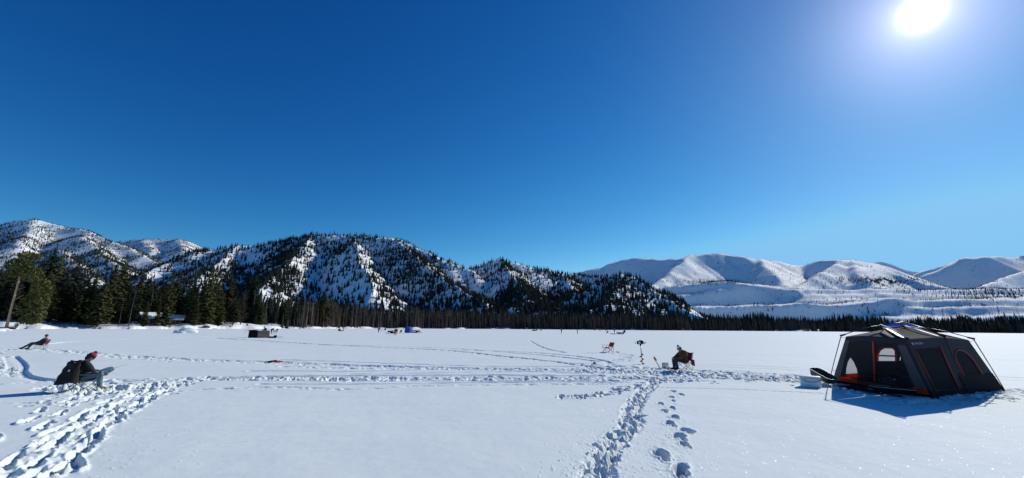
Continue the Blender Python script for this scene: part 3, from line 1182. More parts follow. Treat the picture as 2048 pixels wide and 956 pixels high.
rn = random.Random(12)
N_IND = 300 - n_trees[0]
env2_x = [690, 760, 900, 1050, 1200, 1400, 1500, 1700, 1900, 1960, 2100]
env2_y = [622, 628, 628, 628, 632, 632, 634, 636, 640, 632, 630]
for k in range(N_IND):
    px = 700 + (2050 - 700) * (k + rn.random()) / N_IND
    py = float(np.interp(px, env2_x, env2_y)) + 4 * math.sin(px / 31) + 3 * math.sin(px / 13 + 1) + rn.choice([rn.uniform(-9, 3), rn.uniform(0, 12)])
    lb, gr = shore_label(px)
    put_tree('mid', px, py, shd(px) + rn.uniform(2, 14), lb, gr)

# the leaning pine at the left edge
d0 = shd(15) - 2
p0 = at(12, 655, d0)
p0.z = 0.3
ptop = at(72, 505, d0)
lp = empty('leaning_pine', p0, 0, 'tall pine with a bare orange trunk leaning right at the far left shore', 'pine tree')
bm = NB()
tp = [at(12, 657, d0), at(18, 635, d0), at(24, 610, d0), at(31, 585, d0), at(38, 560, d0), at(42, 545, d0), at(52, 525, d0), at(62, 508, d0)]
tube(bm, [p - p0 for p in tp], [.36, .29, .26, .23, .20, .17, .12, .05], 9)
tube(bm, [tp[5] - p0, at(50, 550, d0) - p0 + Vector((0, -.4, 0)), at(44, 553, d0) - p0], [.1, .08, .05], 6)
for a_, b_ in (((38, 562), (30, 558)), ((33, 580), (48, 574)), ((28, 600), (44, 590)), ((24, 615), (36, 620)), ((20, 628), (32, 622))):
    tube(bm, [at(*a_, d0) - p0, at(*b_, d0) - p0 + Vector((0, .4, 0))], [.08, .03], 5)
fin('trunk', bm, M_BARK_O, lp, True)
rs_ = np.random.RandomState(3)
v, f = [], []
for (cx, cy, wx, wy, n) in [(38, 532, 26, 16, 420), (62, 548, 18, 18, 320), (60, 575, 18, 22, 380), (48, 602, 22, 20, 420),
                            (42, 628, 20, 18, 360), (30, 548, 14, 7, 120), (58, 512, 16, 8, 160), (34, 640, 16, 10, 140)]:
    for k in range(n):
        g = rs_.normal(size=3)
        g /= max(1, np.linalg.norm(g) / 1.2)
        c = at(cx + g[0] * wx * .72, cy + g[1] * wy * .72, d0) + Vector((0, float(g[2]) * 2.0 + (0.3 if cy < 550 else 3.2), 0)) - p0
        sz = rs_.uniform(.25, .62)
        i0 = len(v)
        for q in range(2):
            e = Euler(rs_.uniform(0, 6.28, 3)).to_matrix()
            for w_ in ((-sz, 0, 0), (sz, 0, 0), (0, sz * .5, 0), (0, -sz * .5, 0)):
                v.append(c + e @ Vector(w_))
            f.append((i0, i0 + 2, i0 + 1, i0 + 3))
            i0 += 4
link('crown', np_mesh('crown', [tuple(q) for q in v], f, M_NEEDLE_O, False), lp)

# ------------------------------------------------------------------ masses of trees beyond the 300 largest


def tmpl(tiers, sides, seed, wmax=.14, power=1.0):
    rs = np.random.RandomState(seed)
    v, f = [], []
    for t in range(tiers):
        z1 = (t + 1.0) / tiers
        z0 = max(0.02, t / tiers - 0.12)
        top = min(1.0, z1 + .10)
        rad = wmax * (1 - t / tiers) ** power + .012
        i0 = len(v)
        v.append((rs.uniform(-.01, .01), rs.uniform(-.01, .01), top))
        ph = rs.uniform(0, 6)
        for s in range(sides):
            a = ph + 2 * np.pi * s / sides
            q = rad * rs.uniform(.6, 1.2)
            v.append((q * np.cos(a), q * np.sin(a), z0 + rs.uniform(-.03, .03)))
        for s in range(sides):
            f.append((i0, i0 + 1 + s, i0 + 1 + (s + 1) % sides))
    return np.array(v), np.array(f)


def tmpl_snag(seed):
    rs = np.random.RandomState(seed)
    v = [(-.013, -.008, -.05), (.013, -.008, -.05), (0, .015, -.05), (rs.uniform(-.01, .01), 0, 1.0)]
    f = [(0, 1, 3), (1, 2, 3), (2, 0, 3)]
    for k in range(5):
        z = rs.uniform(.35, .9)
        a = rs.uniform(0, 6.28)
        l_ = rs.uniform(.03, .07)
        i0 = len(v)
        v += [(0, 0, z - .012), (0, 0, z + .012), (l_ * np.cos(a), l_ * np.sin(a), z + .01)]
        f += [(i0, i0 + 1, i0 + 2)]
    return np.array(v), np.array(f)


def mass(x, y, z, h, wsc, templates, seed):
    rs = np.random.RandomState(seed)
    which = rs.randint(0, len(templates), len(x))
    VS, FS, off = [], [], 0
    for k, (tv, tf) in enumerate(templates):
        m = which == k
        if not m.any():
            continue
        a = rs.uniform(0, 6.28, m.sum())
        ca, sa = np.cos(a)[:, None], np.sin(a)[:, None]
        hh_, ww = h[m][:, None], (h[m] * wsc[m])[:, None]
        vx = x[m][:, None] + (tv[:, 0] * ca - tv[:, 1] * sa) * ww
        vy = y[m][:, None] + (tv[:, 0] * sa + tv[:, 1] * ca) * ww
        vz = z[m][:, None] + tv[:, 2] * hh_
        VS.append(np.stack([vx, vy, vz], -1).reshape(-1, 3))
        n = m.sum()
        FS.append((tf[None] + (np.arange(n) * len(tv))[:, None, None] + off).reshape(-1, 3))
        off += n * len(tv)
    return np.concatenate(VS), np.concatenate(FS)


# shore belt behind the front row
rs = np.random.RandomState(21)
n = 4200
px = rs.uniform(560, 2250, n)
dep = np.interp(px, SH_PX, SH_D) + rs.uniform(3, 95, n) ** 1.0
az = np.array([math.atan2(ray(p, 655).x, ray(p, 655).y) for p in px])
x, y = np.tan(az) * dep, dep
z = terr_z(x, y) - .3
topz = np.interp(px, env2_x, env2_y) + 4 * np.sin(px / 31) + 3 * np.sin(px / 13 + 1) + rs.uniform(-8, 15, n)
hgt = np.array([at(a, b, c).z for a, b, c in zip(px, topz, dep)]) - z
hgt = np.clip(hgt, 8, 27)
v, f = mass(x, y, z, hgt, np.full(n, .95), [tmpl(7, 6, k, .13) for k in range(6)], 1)
tag(link('shore_forest', np_mesh('shore_forest', v, f, M_FAR, False)),
    'belt of dark conifers packed behind the front row along the far shore', 'forest', kind='stuff')
n = 2600
px = rs.uniform(600, 2200, n)
dep = np.interp(px, SH_PX, SH_D) + rs.uniform(0, 12, n)
az = np.array([math.atan2(ray(p, 655).x, ray(p, 655).y) for p in px])
x, y = np.tan(az) * dep, dep
v, f = mass(x, y, terr_z(x, y) - .3, rs.uniform(5, 19, n), np.full(n, 1.7), [tmpl_snag(k) for k in range(6)], 2)
tag(link('bare_shore_trees', np_mesh('bare_shore_trees', v, f, M_LARCH, False)),
    'grey brown leafless trees and brush along the far shore edge', 'brush', kind='stuff')

# hill forest: candidates spread over the terrain, kept by what grows where
cell_a = (RT[:, :] ** 2) * (0.0078 * math.radians(.09))
el = (HT - H_CAM) / RT
runmax = np.maximum.accumulate(el, axis=0)
vis = (el + 16.0 / RT >= runmax)
PXg, PYg = project(TX, TY, HT)
pn = fbm(TX / 75, TY / 75, 4, 200)
pn2 = fbm(TX / 28, TY / 28, 3, 210)
gzr, gaz = np.gradient(HT)


def blob(cx, cy, wx, wy):
    return np.exp(-((PXg - cx) / wx) ** 2 - ((PYg - cy) / wy) ** 2)


central = (RT / 1 < 2300) & (PXg < 1480) & (RT > 330)
left_m = (PXg < 420) & (TY > 1250)
den = np.zeros(HT.shape)
pc = fbm(TX / 150, TY / 110, 3, 230)
dc = 0.54 + 0.8 * sstep(580, 630, PYg) + 0.6 * pn + 1.1 * pc + .25 * pn2
dc += .8 * blob(625, 470, 50, 7) + 1.0 * blob(735, 476, 28, 9) + .7 * blob(575, 520, 28, 35) + .3 * blob(640, 500, 60, 12) \
    + .5 * blob(880, 512, 45, 12) + .6 * blob(1030, 520, 60, 10) + .5 * blob(560, 560, 25, 40) + .5 * blob(820, 560, 60, 25) \
    + .4 * blob(1060, 600, 120, 22)
dc -= .35 * blob(700, 550, 45, 50) + .4 * blob(470, 520, 70, 30) + .3 * blob(900, 545, 50, 14) + .35 * blob(1120, 565, 70, 20)
knob = (TY < 1050) & (PXg > 1165) & (PXg < 1480)
dc = np.where(knob, 0.62 + 0.5 * pn + .3 * pn2 + .3 * sstep(590, 640, PYg), dc)
den = np.where(central, np.clip(dc, 0.20 + .25 * np.clip(pn2, 0, 1), 1.7), den)
dl = 0.42 + .75 * pn + .3 * pn2 + .4 * sstep(505, 560, PYg) - .4 * blob(70, 450, 60, 12)
den = np.where(left_m, np.clip(dl, .04, 1.1), den)
low = (HT < 26) & (dd > 18) & (PXg < 1500)
den = np.where(low, 1.1, den)
rightz = (PXg > 1120) & (TY > 1300) & ~(central & (TY < 1600) & (PXg < 1300))
dr = .010 + .22 * np.clip(pn2, 0, 1) * (pn + pc > .25) + 1.2 * blob(1760, 562, 75, 7) * (pn2 > -.1) + .9 * blob(1290, 0, 1, 1) \
    + .8 * blob(1430, 564, 60, 3.5) + .35 * blob(1980, 585, 90, 10)
den = np.where(rightz, dr, den)
lowr = (PXg >= 1380) & (dd > 60) & (RT < 1150)
den = np.where(lowr, .35 * np.clip(1 - (dd - 60) / 500, 0.1, 1), den)
snag = np.where(central, .28 + .5 * blob(850, 540, 150, 60) + .3 * pn + .3 * blob(1080, 560, 120, 30), 0)
snag = np.where(left_m, .35 + .4 * pn, snag)
snag = np.where(rightz, .30 + 1.3 * np.clip(pn + pc * .8, 0, 1) + .6 * blob(1920, 600, 130, 30) + .3 * blob(1480, 540, 60, 15), snag)
dcap = np.clip(900.0 / RT, .12, 1.2)              # trees per 10 m2 thin out with distance, for the count's sake
rs = np.random.RandomState(31)


def sample(density, per_m2, seed, hmin, hmax):
    rs = np.random.RandomState(seed)
    lam = np.where(vis & (density > 0) & (dd > 5), density, 0) * cell_a * per_m2
    cnt = rs.poisson(np.clip(lam, 0, 6))
    j, i = np.nonzero(cnt)
    rep = cnt[j, i]
    j, i = np.repeat(j, rep), np.repeat(i, rep)
    a = az_a[i] + rs.uniform(-.5, .5, len(i)) * math.radians(.09)
    q = rt[j] * (1 + rs.uniform(-.5, .5, len(j)) * .0078)
    x, y = q * np.sin(a), q * np.cos(a)
    return x, y, terr_z(x, y), rs.uniform(hmin, hmax, len(x)) * rs.uniform(.7, 1, len(x)), q


x, y, z, h, q = sample(den * np.clip(1.0 - (RT - 1500) / 6000, .4, 1), 0.027, 41, 8, 21)
h = h * np.where(q > 1900, .8, 1)
v, f = mass(x, y, z - .4, h, np.full(len(x), 1.25), [tmpl(3, 5, 300 + k, .15, .9) for k in range(5)], 3)
tag(link('hillside_forest', np_mesh('hillside_forest', v, f, M_FAR, False)),
    'scattered dark conifers over the snowy hillsides behind the lake', 'forest', kind='stuff')
x, y, z, h, q = sample(snag * np.clip(1.4 - RT / 6000, .3, 1.2), 0.015, 43, 7, 16)
v, f = mass(x, y, z - .4, h, np.where(q > 2000, 1.5, 1.3), [tmpl_snag(400 + k) for k in range(6)], 4)
tag(link('burned_trees', np_mesh('burned_trees', v, f, M_SNAG, False)),
    'thin grey burned trunks standing over the snowy slopes', 'forest', kind='stuff')

# ------------------------------------------------------------------ things on and beside the ice
M_BLACK = mat('black_fabric', (0.009, 0.009, 0.011), 0.85, var=.3, scale=6, bump=.3, bscale=60, spec=.12)
M_GREY = mat('charcoal_fabric', (0.032, 0.036, 0.050), 0.75, var=.3, scale=3, bump=.5, bscale=7, transl=.22, spec=.2)
M_GREYL = mat('grey_strip_fabric', (0.11, 0.115, 0.13), 0.6, var=.2, scale=4, bump=.3, bscale=10, transl=.3)
M_ROOF = mat('taupe_roof_fabric', (0.085, 0.08, 0.076), 0.9, var=.25, scale=3, bump=.3, bscale=8, transl=.1, spec=.05)
M_MESH = mat('dark_mesh', (0.012, 0.013, 0.016), 0.85, var=.2, scale=4, alpha=.95, spec=.1)
M_MESHT = mat('thin_mesh', (0.05, 0.052, 0.058), 0.8, var=.2, scale=4, alpha=.36)
M_MESHW = mat('window_mesh', (0.2, 0.2, 0.21), 0.8, var=.1, scale=4, alpha=.35)
M_RED = mat('red_trim', (0.42, 0.045, 0.025), 0.6, var=.15)
M_REDT = mat('dull_red_trim', (0.26, 0.035, 0.02), 0.6, var=.25)
M_ORANGE = mat('orange_fabric', (0.90, 0.13, 0.03), 0.6, var=.2, scale=3, bump=.3, bscale=10, transl=.65)
M_BLUE = mat('blue_fabric', (0.03, 0.09, 0.42), 0.55, var=.25, scale=3, bump=.3, bscale=8, transl=.2)
M_SKYREFL = mat('sky_reflection_fabric', (0.13, 0.25, 0.75), 0.4, var=.25, scale=3, bump=.2, bscale=8, transl=.3)  # roof fabric with the reflected sky put into its colour
M_SILVER = mat('silver_fabric', (0.68, 0.68, 0.69), 0.5, var=.1, scale=6, bump=.2, bscale=12)
M_POLE = mat('black_pole', (0.02, 0.02, 0.022), 0.4, .3, var=.1)
M_STEEL = mat('steel', (0.35, 0.36, 0.38), 0.35, .9, var=.1)
M_WHITE = mat('white_plastic', (0.72, 0.74, 0.76), 0.45, var=.06, bump=.1)
M_DGREEN = mat('dark_green_plastic', (0.03, 0.045, 0.04), 0.45, var=.2, bump=.1)
M_SKIN = mat('skin', (0.50, 0.27, 0.19), 0.55, var=.08)
M_JEANS = mat('blue_denim', (0.12, 0.20, 0.27), 0.85, var=.3, scale=12, bump=.4, bscale=40)
M_BROWNL = mat('brown_leather', (0.13, 0.06, 0.035), 0.6, var=.3, scale=15, bump=.3)
M_COAT = mat('black_coat', (0.016, 0.014, 0.014), 0.8, var=.3, scale=6, bump=.4, bscale=14)
M_COATB = mat('dark_brown_coat', (0.019, 0.014, 0.012), 0.95, var=.35, scale=5, bump=.4, bscale=12)
M_YELLOW = mat('mustard_jacket', (0.115, 0.048, 0.010), 0.8, var=.45, scale=7, bump=.4, bscale=14)
M_MAROON = mat('maroon_fabric', (0.20, 0.012, 0.03), 0.7, var=.25, scale=8, bump=.3, bscale=25, transl=.15)
M_CHRED = mat('red_chair_fabric', (0.62, 0.035, 0.02), 0.65, var=.3, scale=8, bump=.3, bscale=25, transl=.2)
M_OLIVE = mat('olive_chair_fabric', (0.10, 0.12, 0.09), 0.7, var=.25, scale=8, bump=.3, bscale=25, transl=.15)
M_NAVY = mat('navy_cloth', (0.02, 0.025, 0.05), 0.8, var=.3, scale=8, bump=.3)
M_KHAKI = mat('khaki_cloth', (0.24, 0.19, 0.11), 0.8, var=.25, scale=8, bump=.3)
M_PURPLE = mat('dark_purple_cloth', (0.045, 0.02, 0.055), 0.8, var=.3, scale=8, bump=.3)
M_REDH = mat('red_wool', (0.34, 0.025, 0.03), 0.9, var=.2, scale=20, bump=.5, bscale=70)
M_BLKH = mat('black_wool', (0.015, 0.014, 0.016), 0.95, var=.2, scale=20, bump=.5, bscale=70)
M_WHH = mat('white_wool', (0.70, 0.72, 0.76), 0.95, var=.15, scale=20, bump=.5, bscale=70)
M_HAIR = mat('brown_hair', (0.05, 0.03, 0.02), 0.7, var=.3, scale=30)
M_TAN = mat('tan_canvas', (0.30, 0.20, 0.14), 0.8, var=.25, scale=3, bump=.4, bscale=8)
M_HIVIS = mat('bright_orange', (0.85, 0.09, 0.02), 0.6, var=.2, scale=4)
M_LOG = mat('log_wall', (0.11, 0.05, 0.025), 0.8, var=.4, scale=2, bump=.4, bscale=8)
M_WIN = mat('dark_glass', (0.02, 0.025, 0.03), 0.15, var=.1)
M_ROCK = mat('dark_rock', (0.06, 0.055, 0.05), 0.9, var=.4, scale=2, bump=.6, bscale=4)
M_REDBR = mat('red_twigs', (0.22, 0.07, 0.035), 0.9, var=.35, scale=4)


def groundp(px, py):
    g = gnd(px, py)
    g.z = lake_z(g.x, g.y)
    return g


def screen_rot(px, ang):
    """rotz so that local +X points at screen angle: 0 = image right, 90 = away from the camera"""
    q = ray(px, 655)
    return math.atan2(-q.x, q.y) + R(ang)


# ---------------------------------------------------------------- people
def hand(bm, w, d, up, s=1.0, curl=0.9):
    """palm and five bent fingers from wrist w along d; up = back of the hand"""
    d = Vector(d).normalized()
    up = (Vector(up) - d * Vector(up).dot(d)).normalized()
    sd = d.cross(up)
    M = Matrix((d, sd, up)).transposed()
    c = Vector(w) + d * .05 * s
    ell(bm, c, (.052 * s, .040 * s, .017 * s), M.to_euler(), 2)
    for k, (off, ln) in enumerate(((-.032, .062), (-.011, .074), (.011, .078), (.032, .068))):
        p = Vector(w) + d * .088 * s + sd * off * s
        a = 0.15
        pts = [p - d * .03 * s, p]
        for j, f_ in enumerate((.42, .33, .25)):
            a += curl * (.35, .6, .4)[j]
            p = p + (d * math.cos(a) - up * math.sin(a)) * ln * f_ * s
            pts.append(p)
        chain(bm, pts, [.0095 * s, .0095 * s, .009 * s, .0085 * s, .0075 * s])
    t0 = Vector(w) + d * .022 * s - sd * .036 * s
    t1 = t0 + (d * .6 - sd * .7 - up * .25).normalized() * .04 * s
    t2 = t1 + (d * .95 - sd * .1 - up * .35).normalized() * .034 * s
    chain(bm, [t0, t1, t2], [.013 * s, .011 * s, .009 * s])


def person(name, label, loc, rotz, J, clothes, vs=.008, fine=True, scale=1.0, group=None, hat=None):
    """J: joints in a frame whose +X is where the person faces; clothes: dict part -> material"""
    o = empty(name, loc, rotz, label, 'person', group)
    o.scale = (scale,) * 3
    V3 = {k: Vector(v) for k, v in J.items() if isinstance(v, tuple)}
    pel, chest, neck, head = V3['pelvis'], V3['chest'], V3['neck'], V3['head']
    look = Vector(J.get('look', (1, 0, 0))).normalized()
    bm = NB()
    chain(bm, [pel, (pel + chest) / 2, chest], [.125, .12, .135])
    for s in 'lr':
        chain(bm, [V3['sh_' + s], V3['el_' + s], V3['wr_' + s]], [.058, .042, .028])
        chain(bm, [V3['hip_' + s], V3['kn_' + s], V3['an_' + s]], [.088, .058, .040])
        chain(bm, [V3['an_' + s] - Vector((0, 0, .02)), V3['toe_' + s]], [.04, .03])
        seg(bm, chest, V3['sh_' + s], .11, .065, 12)
        seg(bm, pel, V3['hip_' + s], .11, .09, 12)
        if fine:
            hand(bm, V3['wr_' + s], V3['wr_' + s] - V3['el_' + s] + Vector(J.get('hd_' + s, (0, 0, 0))), (0, 0, 1), 1.05,
                 J.get('curl', 1.0))
        else:
            ell(bm, V3['wr_' + s] + (V3['wr_' + s] - V3['el_' + s]).normalized() * .06, (.05, .045, .04), sub=2)
    seg(bm, chest, neck, .09, .055, 12)
    seg(bm, neck, head, .054, .05, 12)
    up = (head - neck).normalized()
    up = (up - look * up.dot(look)).normalized()
    sd = up.cross(look)
    HM = Matrix((look, sd, up)).transposed()
    ell(bm, head, (.098, .078, .112), HM.to_euler(), 3)
    ell(bm, head + look * .035 - up * .055, (.062, .055, .065), HM.to_euler(), 3)
    if fine:
        seg(bm, head + look * .092 + up * .012, head + look * .118 - up * .025, .008, .015, 8)
        ell(bm, head + look * .09 - up * .066, (.014, .028, .008), HM.to_euler(), 2)
        for k in (-1, 1):
            ell(bm, head + sd * .08 * k - look * .005, (.02, .008, .032), HM.to_euler(), 2)
    voxel('body', bm, vs, M_SKIN, o, 2)
    if fine:
        for k in (-1, 1):
            bm = NB()
            ell(bm, head + look * .088 + sd * .03 * k + up * .008, (.012, .014, .010), HM.to_euler(), 2)
            fin('eye', bm, M_BLACK, o, True)
    if 'hair' in clothes:
        bm = NB()
        ell(bm, head - look * .018 + up * .02, (.104, .088, .112), HM.to_euler(), 3)
        ell(bm, head - look * .05 - up * .04, (.06, .08, .08), HM.to_euler(), 3)
        fin('hair', bm, clothes['hair'], o, True)
    cv = max(vs * 1.2, .012)
    bm = NB()
    bulk = J.get('bulk', 1.0)
    chain(bm, [pel + Vector((0, 0, .02)), (pel + chest) / 2, chest], [.165 * bulk, .17 * bulk, .165 * bulk])
    for s in 'lr':
        w_ = V3['wr_' + s]
        chain(bm, [V3['sh_' + s], V3['el_' + s], w_ - (w_ - V3['el_' + s]) * .04], [.085 * bulk, .068 * bulk, .048 * bulk])
        seg(bm, chest, V3['sh_' + s], .15 * bulk, .088 * bulk, 14)
    seg(bm, chest, chest + (neck - chest) * .9, .13, .078, 14)
    voxel('jacket', bm, cv, clothes['jacket'], o, 4, .012, 9)
    bm = NB()
    for s in 'lr':
        chain(bm, [V3['hip_' + s], V3['kn_' + s], V3['an_' + s]], [.118, .083, .064])
        seg(bm, pel - Vector((0, 0, .0)), V3['hip_' + s], .14, .118, 14)
    voxel('trousers', bm, cv, clothes['trousers'], o, 3, .010, 11)
    for s in 'lr':
        bm = NB()
        a_, t_ = V3['an_' + s], V3['toe_' + s]
        chain(bm, [a_ + (V3['kn_' + s] - a_) * .22, a_ - (t_ - a_) * .12, t_], [.062, .062, .045])
        seg(bm, a_ - (t_ - a_) * .12, t_, .060, .045, 12)
        voxel('boot', bm, cv, clothes['boots'], o, 2)
    if hat:
        bm = NB()
        ell(bm, head + up * .052 - look * .004, (.112, .096, .098), HM.to_euler(), 3)
        M = Matrix.Translation(head + up * .02)
        cut = head + up * .012
        bmesh.ops.bisect_plane(bm, geom=list(bm.verts) + list(bm.edges) + list(bm.faces), plane_co=cut, plane_no=-up,
                               clear_outer=True)
        h = fin('hat', bm, hat[0], o, True)
        bm = NB()
        for r_, z_ in ((.110, .035), (.112, .018)):
            M = Matrix.Translation(head + up * z_) @ HM.to_4x4()
            bmesh.ops.create_cone(bm, cap_ends=True, segments=28, radius1=.112, radius2=.110, depth=.04, matrix=M)
        fin('hat_brim', bm, hat[1], h, True, .004)
        if hat[2]:
            bm = NB()
            ell(bm, head + up * .165 - look * .01, (.045, .045, .042), None, 3)
            for v_ in bm.verts:
                v_.co += Vector([random.uniform(-.006, .006) for _ in range(3)])
            fin('pompom', bm, hat[2], h, False)
    return o


# ---------------------------------------------------------------- folding chair
def camp_chair(label, loc, rotz, fab, frame, seat=.40, back=.86, w_=.54, group=None, name='camp_chair', arms=True, tilt=.16):
    o = empty(name, loc, rotz, label, 'camp chair', group)
    D, W = .25, w_ / 2
    n = 9

    def cloth(f):
        return [[f(i / (n - 1), j / (n - 1)) for j in range(n)] for i in range(n)]
    sheet('seat', cloth(lambda u, v: (-D + .02 + (2 * D + .03) * u, -W + .02 + (2 * W - .04) * v,
                                      seat + .03 + .05 * u - .05 * math.sin(math.pi * v) - .05 * math.sin(math.pi * u))),
          .012, fab, o)
    sheet('backrest', cloth(lambda u, v: (-D - .02 - tilt * u - .05 * math.sin(math.pi * v), -W + 2 * W * v,
                                          seat + .05 + (back - seat - .05) * u - .03 * math.sin(math.pi * v) * u)),
          .012, fab, o)
    for k in (-1, 1):
        y = W * k * 1.05
        if arms:
            sheet('armrest', [[(-D - .1 + (2 * D + .14) * (i / 6), y + (j - 1) * .035,
                                seat + .22 - .03 * math.sin(math.pi * i / 6)) for j in range(3)] for i in range(7)], .012,
                  fab, o)
        # crossed side legs, uprights
        for pts in ([(-D - .02, y, 0), (D + .02, y, seat + .06), (D + .05, y, seat + .22)] if arms else
                    [(-D - .02, y, 0), (D + .02, y, seat + .06)],
                    [(D + .06, y * 1.02, 0), (-D - .02, y * 1.02, seat + .05)],
                    [(-D - .05, y * 1.06, 0), (-D - .04, y * 1.06, seat + .1), (-D - .03 - tilt, y * 1.02, back + .01)]):
            bm = NB()
            tube(bm, pts, .0105, 8)
            fin('leg', bm, frame, o, True)
    for x0, x1 in ((D + .05, D + .05), (-D - .04, -D - .04)):
        bm = NB()
        tube(bm, [(x0, -W * 1.04, .03), (x1, W * 1.04, seat + .02)], .0095, 8)
        tube(bm, [(x0 + .02, W * 1.04, .03), (x1 + .02, -W * 1.04, seat + .02)], .0095, 8)
        fin('cross_brace', bm, frame, o, True)
    return o


SIT = dict(pelvis=(-.02, 0, .50), chest=(.04, 0, .82), neck=(.12, 0, .97), head=(.20, 0, 1.07), look=(.8, 0, -.6),
           sh_l=(.05, .19, .90), sh_r=(.05, -.19, .90), el_l=(.20, .27, .66), el_r=(.20, -.27, .66),
           wr_l=(.42, .12, .62), wr_r=(.42, -.12, .62),
           hip_l=(.02, .10, .48), hip_r=(.02, -.10, .48), kn_l=(.44, .13, .52), kn_r=(.44, -.13, .52),
           an_l=(.46, .14, .10), an_r=(.46, -.14, .10), toe_l=(.62, .15, .045), toe_r=(.62, -.15, .045))
STAND = dict(pelvis=(0, 0, .93), chest=(0, 0, 1.28), neck=(.01, 0, 1.47), head=(.03, 0, 1.62), look=(1, 0, -.15),
             sh_l=(0, .19, 1.40), sh_r=(0, -.19, 1.40), el_l=(-.02, .26, 1.13), el_r=(-.02, -.26, 1.13),
             wr_l=(.10, .26, .90), wr_r=(.10, -.26, .90),
             hip_l=(0, .10, .90), hip_r=(0, -.10, .90), kn_l=(.04, .12, .50), kn_r=(-.02, -.12, .50),
             an_l=(.02, .13, .09), an_r=(-.08, -.13, .09), toe_l=(.18, .14, .035), toe_r=(.08, -.14, .035))
BEND = dict(STAND, pelvis=(-.15, 0, .88), chest=(.12, 0, 1.12), neck=(.28, 0, 1.18), head=(.40, 0, 1.16), look=(.5, 0, -.85),
            sh_l=(.18, .19, 1.14), sh_r=(.18, -.19, 1.14), el_l=(.28, .24, .88), el_r=(.28, -.24, .88),
            wr_l=(.40, .15, .66), wr_r=(.40, -.15, .66), hip_l=(-.14, .10, .86), hip_r=(-.14, -.10, .86),
            kn_l=(.02, .13, .48), kn_r=(.0, -.13, .48))

# --- angler at the left
c1 = groundp(162, 781) + Vector((0, 0, .07))
ch1 = camp_chair('olive folding chair with green armrests under the angler in the red beanie', c1, screen_rot(160, 22),
                 M_OLIVE, M_STEEL, .36, .78, .60, tilt=.02)
bm = NB()
tube(bm, [(0, 0, 0), (0, 0, .13)], [.042, .046], 14)
cup = fin('cup_holder', bm, mat('blue_grey_mesh', (.10, .16, .2), .7), ch1, True)
cup.location = (.24, -.34, .50)
bm = NB()
tube(bm, [(.31, -.31, .38), (.31, -.31, .62), (-.12, -.31, .60)], .012, 8)
fin('arm_strap', bm, mat('pale_green_strap', (.30, .36, .26), .7), ch1, True)
J1 = dict(SIT, pelvis=(-.12, 0, .45), chest=(-.12, 0, .79), neck=(-.04, 0, .955), head=(.05, 0, 1.05), look=(.80, -.05, -.6),
          sh_l=(-.10, .19, .88), sh_r=(-.10, -.19, .88), el_l=(.08, .25, .63), el_r=(.07, -.26, .62), wr_l=(.36, .12, .59),
          wr_r=(.36, -.06, .59), hip_l=(-.06, .10, .43), hip_r=(-.06, -.10, .43), kn_l=(.42, .13, .46), kn_r=(.52, -.22, .66),
          an_l=(.50, .14, .08), toe_l=(.66, .15, .04), an_r=(.50, .12, .50), toe_r=(.63, .22, .47), bulk=1.12)
man1 = person('person', 'seated angler in black jacket, jeans and red bobble hat, legs crossed, holding a rod', c1, screen_rot(160, 22), J1,
       dict(jacket=M_COAT, trousers=M_JEANS, boots=M_BROWNL, hair=M_HAIR), .0065, True,
       hat=(M_REDH, M_BLKH, mat('maroon_wool', (.14, .012, .02), .95)))
# coat hung over the chair back
co = empty('coat', c1, screen_rot(160, 22), 'dark brown winter coat draped over the back of the red-hatted angler\'s chair', 'coat')
g = []
for i in range(15):
    u = i / 14
    row = []
    for j in range(15):
        v_ = j / 14
        fl = .22 + .08 * u
        ang = math.pi * (v_ - .5) * 1.05
        x = -.29 - .03 * u - (.08 + .20 * u) * math.cos(ang) + .03 * math.sin(v_ * 17 + u * 3) * u + .012 * math.sin(u * 19 + v_ * 7)
        y = (fl + .08) * math.sin(ang)
        z = .93 - .60 * u + .012 * math.sin(v_ * 14) - .06 * abs(v_ - .5) + (.04 * math.sin(v_ * 9) if i == 14 else 0)
        row.append((x, y, z))
    g.append(row)
sheet('coat_back', g, .022, M_COATB, co)
sheet('collar', [[(-.27 - .10 * math.cos(math.pi * (j / 10 - .5)) + .04 * (i / 3), .26 * math.sin(math.pi * (j / 10 - .5)),
                   .93 + .05 * math.sin(i / 3 * math.pi)) for j in range(11)] for i in range(4)], .03, M_COAT, co)
bm = NB()
box(bm, (-.475, -.235, .70), (.012, .035, .06), (0, .3, .7))
fin('label_patch', bm, M_WHITE, co)
rod = empty('fishing_rod', c1, screen_rot(160, 22), 'thin fishing rod held by the seated angler in the red hat', 'fishing rod')
bm = NB()
tube(bm, [(.42, -.02, .60), (.62, .03, .635)], .014, 8)
fin('grip', bm, M_BLACK, rod, True)
bm = NB()
tube(bm, [(.60, .025, .63), (.9, .10, .70), (1.15, .16, .76)], [.006, .0045, .002], 6)
fin('rod_blank', bm, mat('grey_rod', (.2, .2, .2), .4), rod, True)
bm = NB()
ell(bm, (.52, .0, .56), (.035, .02, .035))
seg(bm, (.52, -.02, .56), (.55, -.05, .54), .006)
fin('reel', bm, M_RED, rod, True)

for o_ in (ch1, man1, co, rod):
    o_.scale = (.89,) * 3

